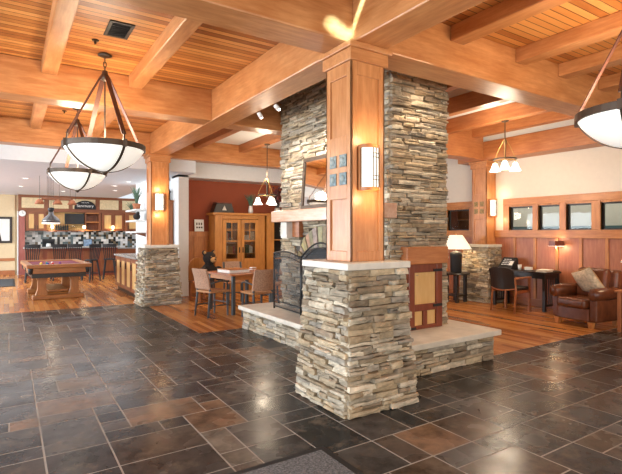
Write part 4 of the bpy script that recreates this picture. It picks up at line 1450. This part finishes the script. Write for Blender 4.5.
def bar_stool(label, loc, rz):
    t = thing('bar_stool', label, 'stool', loc, rz, 'black bar stools along the bar')
    MB().lathe([(0, .62), (.18, .62), (.19, .635), (.18, .66), (.0, .655)], n=18).build('seat', M['black'], t, smooth=True)
    for sx in (-1, 1):
        for sy in (-1, 1):
            MB().tube([(sx * .19, sy * .19, 0), (sx * .12, sy * .12, .63)], [.024, .028], 8).build('leg', M['black'], t)
    f = MB()
    for a in range(4):
        c, s = [(1, 1), (-1, 1), (-1, -1), (1, -1)][a], [(1, 1), (-1, 1), (-1, -1), (1, -1)][(a + 1) % 4]
        f.tube([(c[0] * .165, c[1] * .165, .22), (s[0] * .165, s[1] * .165, .22)], .011, 6)
    f.build('footrest', M['black'], t)
    b = MB()
    for k in range(7):
        x = -.17 + .34 * k / 6
        b.tube([(x * .85, -.14, .65), (x * 1.1, -.22, 1.06)], .014, 6)
    b.build('spindle', M['black'], t)
    MB().ribbon([(-.21, -.20, 1.09), (-.1, -.23, 1.095), (0, -.24, 1.1), (.1, -.23, 1.095), (.21, -.20, 1.09)], .025, .11, (0, 1, 0)).build('top_rail', M['black'], t)
    return t


s0 = bar_stool('black spindle back bar stool at the left end of the bar', (0.6, 16.6, 0), 0)
dup(s0, (1.33, 16.9, 0), .1, 'black spindle back bar stool second from the left, behind the pool table')
dup(s0, (1.80, 16.9, 0), -.1, 'black spindle back bar stool in the middle, behind the pool table')
dup(s0, (2.2, 16.3, 0), .5, 'black bar stool just right of the pool table')
dup(s0, (2.78, 16.5, 0), -.2, 'black bar stool at the right end of the bar')

# pool table
po = (0.93, 12.95, 0)
pl = thing('pool_table', 'wooden pool table with burgundy felt and trestle legs', 'pool table', po, math.radians(2))
pl.scale = (.9, 1, 1)
MB().box(-.60, .60, -.98, .98, .74, .77).build('bed_felt', M['felt'], pl)
rl = MB().box(-.72, .72, -1.10, -.96, .72, .80).box(-.72, .72, .96, 1.10, .72, .80).box(-.72, -.58, -.96, .96, .72, .80).box(.58, .72, -.96, .96, .72, .80)
rl.build('rail', M['pool_x'], pl, bevel=.012)
MB().box(-.66, .66, -1.04, 1.04, .60, .72).build('cabinet', M['pool_x'], pl, bevel=.008)
MB().box(-.60, .60, -.98, .98, .50, .60).build('under_frame', M['darkwood'], pl)
for sy in (-1, 1):
    y_ = sy * .74
    for sx in (-1, 1):
        x = sx * .37
        MB().prism([(x - .15, .09), (x + .15, .09), (x + .10, .22), (x + .09, .42), (x + .14, .52), (x - .14, .52), (x - .09, .42), (x - .10, .22)], y_ - .07, y_ + .07, 'y').build('leg', M['pool_z'], pl, bevel=.01)
    MB().box(-.58, .58, y_ - .13, y_ + .13, 0, .10).build('foot', M['pool_x'], pl, bevel=.02)
MB().box(-.22, .22, -.74, .74, .16, .20).build('stretcher', M['pool_y'], pl, bevel=.006)
for sx in (-1, 1):
    for sy in (-1, 0, 1):
        MB().lathe([(.055, 0), (.06, -.02), (.05, -.12), (.0, -.14)], (sx * .63, sy * 1.01, .72), 12).build('pocket', M['black'], pl, smooth=True)
cols = [(.75, .55, .05), (.05, .08, .35), (.55, .05, .03), (.2, .05, .25), (.7, .25, .04), (.04, .25, .1), (.8, .78, .7)]
rp = random.Random(4)
for k, (c, nm) in enumerate(zip(cols, ('yellow', 'blue', 'red', 'purple', 'orange', 'green', 'white'))):
    o = MB().ball((0, 0, 0), .03, 10).build('pool_ball', plain(nm + ' ball', c, .15), None, smooth=True)
    o.location = (0.62 + (k % 4) * .12 + rp.uniform(-.02, .02), 12.25 + (k // 4) * .3 + rp.uniform(-.1, .1), .80)
    tag(o, nm + ' ball lying on the burgundy pool table felt', 'ball', 'balls on the pool table', 'thing')

# billiard light: a wooden bar with three hanging shades
bl = thing('billiard_light', 'wooden billiard light bar with brown shades above the pool table', 'pendant lamp', (0.98, 13.0, 2.2))
MB().box(-.32, .32, -.03, .03, .10, .16).build('bar', M['kcherry_x'], bl, bevel=.01)
for k, x in enumerate((-.36, 0.02, .34)):
    MB().lathe([(.03, .12), (.07, .09), (.11, .0), (.1, .0), (.06, .08), (.0, .1)], (x, 0, 0), 16).build('lamp_shade', M['terracotta'], bl, smooth=True)
ro = MB()
for x in (-.36, -.2, .06, .3, .42):
    ro.tube([(x, 0, .12), (x, 0, .68)], .004, 5)
ro.build('chain', M['iron'], bl)
ip = thing('cone_pendant', 'grey metal cone pendant hanging on three rods over the pool table', 'pendant lamp', (0.88, 13.3, 1.76))
MB().lathe([(.0, .30), (.05, .30), (.06, .2), (.18, .09), (.21, .0), (.2, .0), (.16, .08), (.0, .14)], n=22).build('metal_shade', M['darksteel'], ip, smooth=True)
MB().lathe([(.20, -.0), (.205, -.02), (.18, -.035), (0, -.04)], n=22).build('glass_diffuser', M['alabaster'], ip, smooth=True)
MB().lathe([(0, .30), (.07, .30), (.07, .36), (0, .38)], n=14).build('cap', M['black'], ip)
ro = MB()
for x in (-.045, 0, .045):
    ro.tube([(x, 0, .34), (x, 0, 1.12)], .006, 6)
ro.build('rod', M['iron'], ip)
point_light('pool_lamp', (0.88, 13.3, 1.62), 7, WARM2, .08)

# side cabinet and shelf at the right of the kitchen
sc_ = thing('side_cabinet', 'low oak cabinet run with panelled doors right of the pool table', 'cabinet', (2.4, 10.9, 0))
MB().box(0.03, .6, 0, 2.5, 0.1, .90).build('cabinet_body', M['cherry_z'], sc_)
for k in range(4):
    y0, y1 = .03 + k * .615, .60 + k * .615
    o = MB().box(0, .03, y0, y0 + .07, .12, .88).box(0, .03, y1 - .07, y1, .12, .88).box(0, .03, y0 + .07, y1 - .07, .12, .2).box(0, .03, y0 + .07, y1 - .07, .8, .88).build('door', M['kcherry_z'], sc_, bevel=.004)
    MB().box(.016, .02, y0 + .07, y1 - .07, .2, .8).build('panel', M['maple'], o)
    MB().box(-.02, 0, y1 - .06, y1 - .035, .62, .76).build('handle', M['iron'], o)
MB().box(-.03, .62, -.02, 2.55, .90, .945).build('worktop', M['granite'], sc_, bevel=.006)
MB().box(.06, .6, 0, 2.5, 0, .1).build('plinth', M['darkwood'], sc_)
ws = thing('corner_shelf', 'white corner shelf unit on the wall beside the kitchen', 'shelf', (2.75, 12.5, 1.5))
for z in (.0, .30, .58):
    MB().box(-.02, .30, 0, 1.25, z, z + .04).build('shelf_board', M['whiteplastic'], ws, bevel=.004)
MB().prism([(-.02, 0), (.30, 0), (.30, -.1)], 0.3, .33, 'y').build('bracket', M['kcherry_z'], ws)
grass_vase('potted_grass', 'tall blue green grass in a clay pot on the white shelf', (2.85, 12.95, 2.12), M['terracotta'], [(0, 0), (.08, 0), (.11, .16), (.09, .16)], 70, .55, .17, M['greens'], 5)
bs = thing('dark_carving', 'dark carved figure on the white corner shelf', 'ornament', (2.82, 12.8, 1.84))
MB().ball((0, 0, .09), (.09, .16, .09)).ball((0, -.12, .17), (.05, .06, .05)).ball((.02, .12, .05), (.05, .09, .05)).build('carving_body', M['fur'], bs, remesh=.02)
grass_vase('potted_plant', 'small dark plant on top of the wall cabinets at the right', (4.1, KY - .17, 2.28), M['terracotta'], [(0, 0), (.07, 0), (.09, .12), (.08, .12)], 40, .4, .28, M['greens'], 8)

# far left wall: bear picture, dark bench mat
bp_ = thing('bear_picture', 'black and white bear portrait in a dark frame at far left', 'picture', (-0.32, 19.98, 1.16))
MB().box(-.5, .42, -.04, 0, -.02, .06).box(-.5, .42, -.04, 0, .84, .92).box(-.5, -.42, -.04, 0, .06, .84).box(.34, .42, -.04, 0, .06, .84).build('frame', M['darkwood'], bp_, bevel=.006)
MB().box(-.42, .34, -.015, -.005, .06, .84).build('print', M['paper'], bp_)
dk = MB().prism([(-.2 + .2 * math.cos(a), .42 + .24 * math.sin(a)) for a in [2 * PI * k / 20 for k in range(20)]], -.02, -.015, 'y')
dk.prism([(-.38, .06), (.1, .06), (.04, .4), (-.34, .4)], -.02, -.015, 'y')
dk.build('bear_print', M['dark'], bp_)
rg = thing('dark_floor_mat', 'dark grey floor mat on the wood floor at far left', 'mat', (-0.9, 16.8, 0))
MB().box(-.9, 1.0, -1.2, 1.3, 0, .012).build('mat_pile', plain('dark grey pile', (.05, .055, .06), .95), rg)
MB().box(-.95, 1.05, -1.25, 1.35, 0, .008).build('mat_border', M['rubber'], rg)

# recessed kitchen ceiling lights
k0 = None
for i, (x, y, lab) in enumerate(((0.35, 13.8, 'far left small round ceiling downlight, nearest us'), (0.3, 16.2, 'far left small round ceiling downlight, further back'), (2.7, 13.2, 'small round ceiling downlight right of the chandeliers, nearest us'), (2.6, 14.6, 'small round ceiling downlight right of the chandeliers, in the middle'), (2.9, 16.2, 'small round ceiling downlight right of the chandeliers, furthest back'), (1.5, 17.4, 'small round ceiling downlight above the bar stools'))):
    if k0 is None:
        k0 = thing('recessed_downlight', lab, 'ceiling light', (x, y, 2.88), 0, 'recessed kitchen downlights')
        MB().lathe([(.06, 0), (.085, 0), (.085, -.008), (.06, -.008), (.06, 0)], n=20).build('trim_ring', M['whiteplastic'], k0)
        MB().lathe([(0, -.003), (.06, -.003), (.06, -.001), (0, -.001)], n=20).build('lens', M['downlight'], k0)
    else:
        dup(k0, (x, y, 2.88), label=lab)

# ------------------------------------------------------------------ right-hand sitting area
dsk = thing('writing_desk', 'dark wood writing desk against the panelled right wall', 'desk', (8.52, 5.0, 0))
MB().box(-.02, .52, 0, 1.2, .715, .75).build('desktop', M['darkwood'], dsk, bevel=.008)
MB().box(0.02, .5, .04, 1.16, .62, .715).build('apron', M['darkwood'], dsk)
for x in (.03, .47):
    for y_ in (.06, 1.14):
        MB().box(x - .028, x + .028, y_ - .028, y_ + .028, 0, .715).build('leg', M['darkwood'], dsk, bevel=.004)
for y_ in (.05, 1.135):
    sl = MB().box(.03, .47, y_ - .005, y_ + .02, .09, .13)
    for k in range(5):
        sl.box(.09 + k * .075, .11 + k * .075, y_, y_ + .015, .12, .62)
    sl.build('side_slats', M['darkwood'], dsk)

ac = thing('desk_armchair', 'wooden armchair with black leather back pushed up to the desk', 'chair', (8.12, 5.48, 0), math.radians(-90))
for sx in (-1, 1):
    MB().box(sx * .25 - .02, sx * .25 + .02, .19, .23, 0, .64).build('leg', M['cherry_z'], ac, bevel=.006)
    MB().tube([(sx * .25, -.26, 0), (sx * .25, -.21, .42), (sx * .24, -.25, .66)], [.018, .022, .018], 8).build('leg', M['cherry_z'], ac, smooth=True)
    MB().box(sx * .25 - .03, sx * .25 + .03, -.24, .25, .64, .67).build('armrest', M['cherry_y'], ac, bevel=.01)
    MB().box(sx * .24 - .012, sx * .24 + .012, -.2, .2, .37, .42).build('seat_rail', M['cherry_y'], ac)
MB().box(-.25, .25, -.23, .25, .42, .48).build('seat', M['blackleather'], ac, bevel=.02, seg=3)
bk = MB()
n = 8
vs = []
for d_ in (-.022, .022):
    for k in range(n + 1):
        q = 2 * k / n - 1
        x = .25 * q
        cy = -.06 * (1 - q * q)
        e = .05 * q * q * q * q
        for z, yy in ((.44 + e * .6, -.22), (.65, -.25), (.86 - e, -.30)):
            vs.append((x, yy + cy + d_, z))
m = 3 * (n + 1)
fs_ = []
for k in range(n):
    for r_ in range(2):
        a = 3 * k + r_
        fs_ += [(a, a + 1, a + 4, a + 3), (m + a, m + a + 3, m + a + 4, m + a + 1)]
    fs_ += [(3 * k, 3 * k + 3, m + 3 * k + 3, m + 3 * k), (3 * k + 2, m + 3 * k + 2, m + 3 * k + 5, 3 * k + 5)]
for k in (0, n):
    for r_ in range(2):
        a = 3 * k + r_
        fs_.append((a, a + 1, m + a + 1, m + a))
bk.add(vs, fs_).build('backrest', M['blackleather'], ac, bevel=.008)
MB().tube([(-.25, -.235, .46), (-.12, -.285, .43), (0, -.295, .42), (.12, -.285, .43), (.25, -.235, .46)], .014, 8).build('back_rail', M['cherry_x'], ac, smooth=True)

# desk items
tp = thing('desk_phone', 'black and white telephone console propped on the desk', 'telephone', (8.80, 6.0, .75), math.radians(-90))
MB().prism([(-.12, 0), (.12, 0), (.12, .2), (.08, .24), (-.12, .04)], -.16, .16, 'x').build('console', M['black'], tp, bevel=.008)
kp = MB()
for r_ in range(4):
    for c_ in range(3):
        a = .2 + r_ * .17
        kp.box(-.1 + c_ * .06, -.06 + c_ * .06, -.12 + .2 * a - .004, -.12 + .2 * a + .018, .045 + .2 * a, .06 + .2 * a)
kp.box(.06, .14, -.09, .03, .1, .13, rot=(.78, 0, 0))
kp.build('keypad', M['whiteplastic'], tp)
cu = thing('paper_cup', 'small white cup on the desk beside the telephone', 'cup', (8.78, 5.72, .75))
MB().lathe([(0, 0), (.03, 0), (.04, .1), (.036, .1), (.027, .008), (0, .008)], n=16).build('cup_body', M['whiteplastic'], cu, smooth=True)
MB().lathe([(.038, .095), (.043, .1), (.038, .105)], n=16).build('rim', M['whiteplastic'], cu)
nb = thing('note_block', 'white block of notes in the middle of the desk', 'notes', (8.74, 5.5, .75), .2)
MB().box(-.06, .06, -.06, .06, 0, .07).build('paper_block', M['paper'], nb, bevel=.002)
MB().box(-.065, .065, -.065, .065, 0, .012).build('tray', M['black'], nb)
mg = thing('magazines', 'low stack of magazines on the desk below the lamp', 'magazines', (8.74, 5.16, .75), .1)
for k in range(3):
    MB().box(-.15, .15, -.11, .11, k * .014, k * .014 + .012, rot=(0, 0, .06 * k)).build('magazine', M['paper'] if k != 1 else M['cushion'], mg, bevel=.002)
dl = thing('desk_lamp', 'slim desk lamp with a reddish oblong shade against the panelling', 'lamp', (8.90, 5.03, .75))
MB().lathe([(0, 0), (.075, 0), (.075, .015), (.015, .025), (0, .025)], n=18).build('base', M['bronze'], dl)
MB().tube([(0, 0, .02), (0, 0, .58)], .008, 8).build('rod', M['brass'], dl)
MB().prism([(-.07, .50), (.07, .50), (.055, .60), (-.055, .60)], -.15, .15, 'x').build('lamp_shade', M['reddoor'], dl, bevel=.004)
# prism along x -> turn so that it runs along y
dl.children[-1].rotation_euler = (0, 0, PI / 2)
MB().box(-.05, .05, -.13, .13, .495, .50).build('diffuser', M['shade'], dl)
point_light('desk_lamp_bulb', (8.88, 5.03, 1.22), 7, WARM, .04)
point_light('desk_lamp_bulb', (8.93, 5.03, 1.40), 1.5, WARM, .03)


def table_lamp(label, loc, base_prof, base_mat, shade_r, z0, z1):
    t = thing('table_lamp', label, 'lamp', loc, 0, 'table lamps with pale shades')
    MB().lathe(base_prof, n=20).build('base', base_mat, t, smooth=True)
    MB().tube([(0, 0, base_prof[-1][1] - .01), (0, 0, z1 - .02)], .007, 6).build('rod', M['brass'], t)
    MB().lathe([(shade_r, z0), (shade_r * .42, z1), (shade_r * .4, z1), (shade_r * .975, z0), (shade_r, z0)], n=26).build('lamp_shade', M['lampshade'], t, smooth=True)
    MB().lathe([(0, z1 - .04), (.02, z1 - .03), (.012, z1 + .01), (.016, z1 + .025), (0, z1 + .04)], n=10).build('finial', M['brass'], t)
    return t


st_ = thing('side_table', 'dark round side table between the chimney and the right pier', 'table', (8.2, 6.86, 0))
MB().lathe([(0, .60), (.29, .60), (.3, .615), (.29, .635), (0, .635)], n=24).build('tabletop', M['darkwood'], st_)
for k in range(4):
    a = PI / 4 + k * PI / 2
    MB().box(.19 * math.cos(a) - .03, .19 * math.cos(a) + .03, .19 * math.sin(a) - .03, .19 * math.sin(a) + .03, 0, .6).build('leg', M['darkwood'], st_, bevel=.004)
MB().box(-.17, .17, -.17, .17, .14, .17).build('lower_shelf', M['darkwood'], st_)
table_lamp('lit table lamp with dark base beside the chimney', (8.2, 6.86, .635), [(0, 0), (.11, 0), (.12, .02), (.12, .34), (.135, .38), (.12, .44), (.05, .47), (0, .48)], M['black'], .33, .52, .82)
point_light('table_lamp_bulb', (8.2, 6.86, 1.28), 13, WARM, .05)
et = thing('end_table', 'small wooden end table at the right edge of the photo', 'table', (8.0, 3.20, 0))
MB().box(-.27, .27, -.27, .27, .6, .63).build('tabletop', M['cherry_x'], et, bevel=.006)
for sx in (-1, 1):
    for sy in (-1, 1):
        MB().box(sx * .22 - .022, sx * .22 + .022, sy * .22 - .022, sy * .22 + .022, 0, .6).build('leg', M['cherry_z'], et, bevel=.004)
MB().box(-.2, .2, -.2, .2, .18, .2).build('lower_shelf', M['cherry_x'], et)
table_lamp('table lamp on the end table, cut off by the right edge', (8.0, 3.24, .63), [(0, 0), (.08, 0), (.09, .02), (.05, .06), (.07, .2), (.03, .34), (0, .36)], M['bronze'], .24, .42, .66)
point_light('table_lamp_bulb', (8.0, 3.24, 1.18), 7, WARM, .05)

# club chair
lc = thing('leather_armchair', 'brown leather club armchair with rolled arms near the right edge', 'armchair', (8.0, 4.02, 0), math.radians(82))
lc.scale = (.88, .95, 1)
# local front is +y (turned to face -x in the room)
MB().box(-.31, .31, -.32, .36, .10, .30).build('frame_base', M['leather'], lc, bevel=.02)
MB().box(-.28, .28, -.20, .43, .30, .45).build('seat_cushion', M['leather'], lc, bevel=.055, seg=4)
for sx in (-1, 1):
    a = MB().box(sx * .37 - .07, sx * .37 + .07, -.36, .33, .10, .52)
    a.build('arm', M['leather'], lc, bevel=.03, seg=3)
    MB().lathe([(0, -.36), (.08, -.36), (.1, -.33), (.105, 0), (.1, .34), (.07, .37), (0, .37)], (sx * .385, 0, .53), 18, axis='y').build('arm_roll', M['leather'], lc, smooth=True)
MB().box(-.40, .40, -.44, -.22, .10, .90, rot=(.12, 0, 0)).build('back_frame', M['leather'], lc, bevel=.07, seg=4)
MB().box(-.29, .29, -.28, -.10, .42, .92, rot=(.16, 0, 0)).build('back_cushion', M['leather'], lc, bevel=.07, seg=4)
for sx in (-1, 1):
    for y_ in (-.32, .31):
        MB().prism([(sx * .33 - .05, .10), (sx * .33 + .05, .10), (sx * .33 + .03, 0), (sx * .33 - .03, 0)], y_ - .04, y_ + .04, 'y').build('foot', M['oak_z'], lc, bevel=.006)
pw = thing('throw_pillow', 'cream patterned pillow leaning in the leather armchair', 'pillow', (8.06, 4.02, .46), math.radians(70))
pm = MB()
n = 8
vs, fs_ = [], []
for sgn in (-1, 1):
    for i in range(n + 1):
        for j in range(n + 1):
            u_, w_ = 2 * i / n - 1, 2 * j / n - 1
            th = .085 * (1 - u_ ** 4) ** .5 * (1 - w_ ** 4) ** .5
            pinch = 1 - .06 * (1 - abs(u_)) * abs(w_) - .06 * (1 - abs(w_)) * abs(u_)
            vs.append((.21 * u_ * pinch, sgn * th, .21 * w_ * pinch))
b0 = (n + 1) ** 2
for s_ in (0, b0):
    for i in range(n):
        for j in range(n):
            a = s_ + i * (n + 1) + j
            fs_.append((a, a + 1, a + n + 2, a + n + 1) if s_ else (a, a + n + 1, a + n + 2, a + 1))
mtx = Euler((math.radians(-28), math.radians(18), 0)).to_matrix()
vs = [mtx @ Vector(p) + Vector((0, 0, .245)) for p in vs]
pm.add(vs, fs_).build('pillow_cover', M['cushion'], pw, smooth=True)
MB().tube([mtx @ Vector(p) + Vector((0, 0, .26)) for p in ((-.2, 0, -.2), (.2, 0, -.2), (.2, 0, .2), (-.2, 0, .2), (-.2, 0, -.2))], .008, 6).build('piping', M['tanfur'], pw)

# entrance mat in the foreground
fm = thing('floor_mat', 'grey carpet floor mat with black edge in the foreground', 'mat', (0, 0, 0))
MB().box(0.05, 1.80, 0.6, 2.66, 0.0, 0.012).build('mat_pile', M['mat_grey'], fm)
MB().box(0.0, 1.85, 0.55, 2.71, 0.0, 0.008).build('mat_border', M['rubber'], fm)
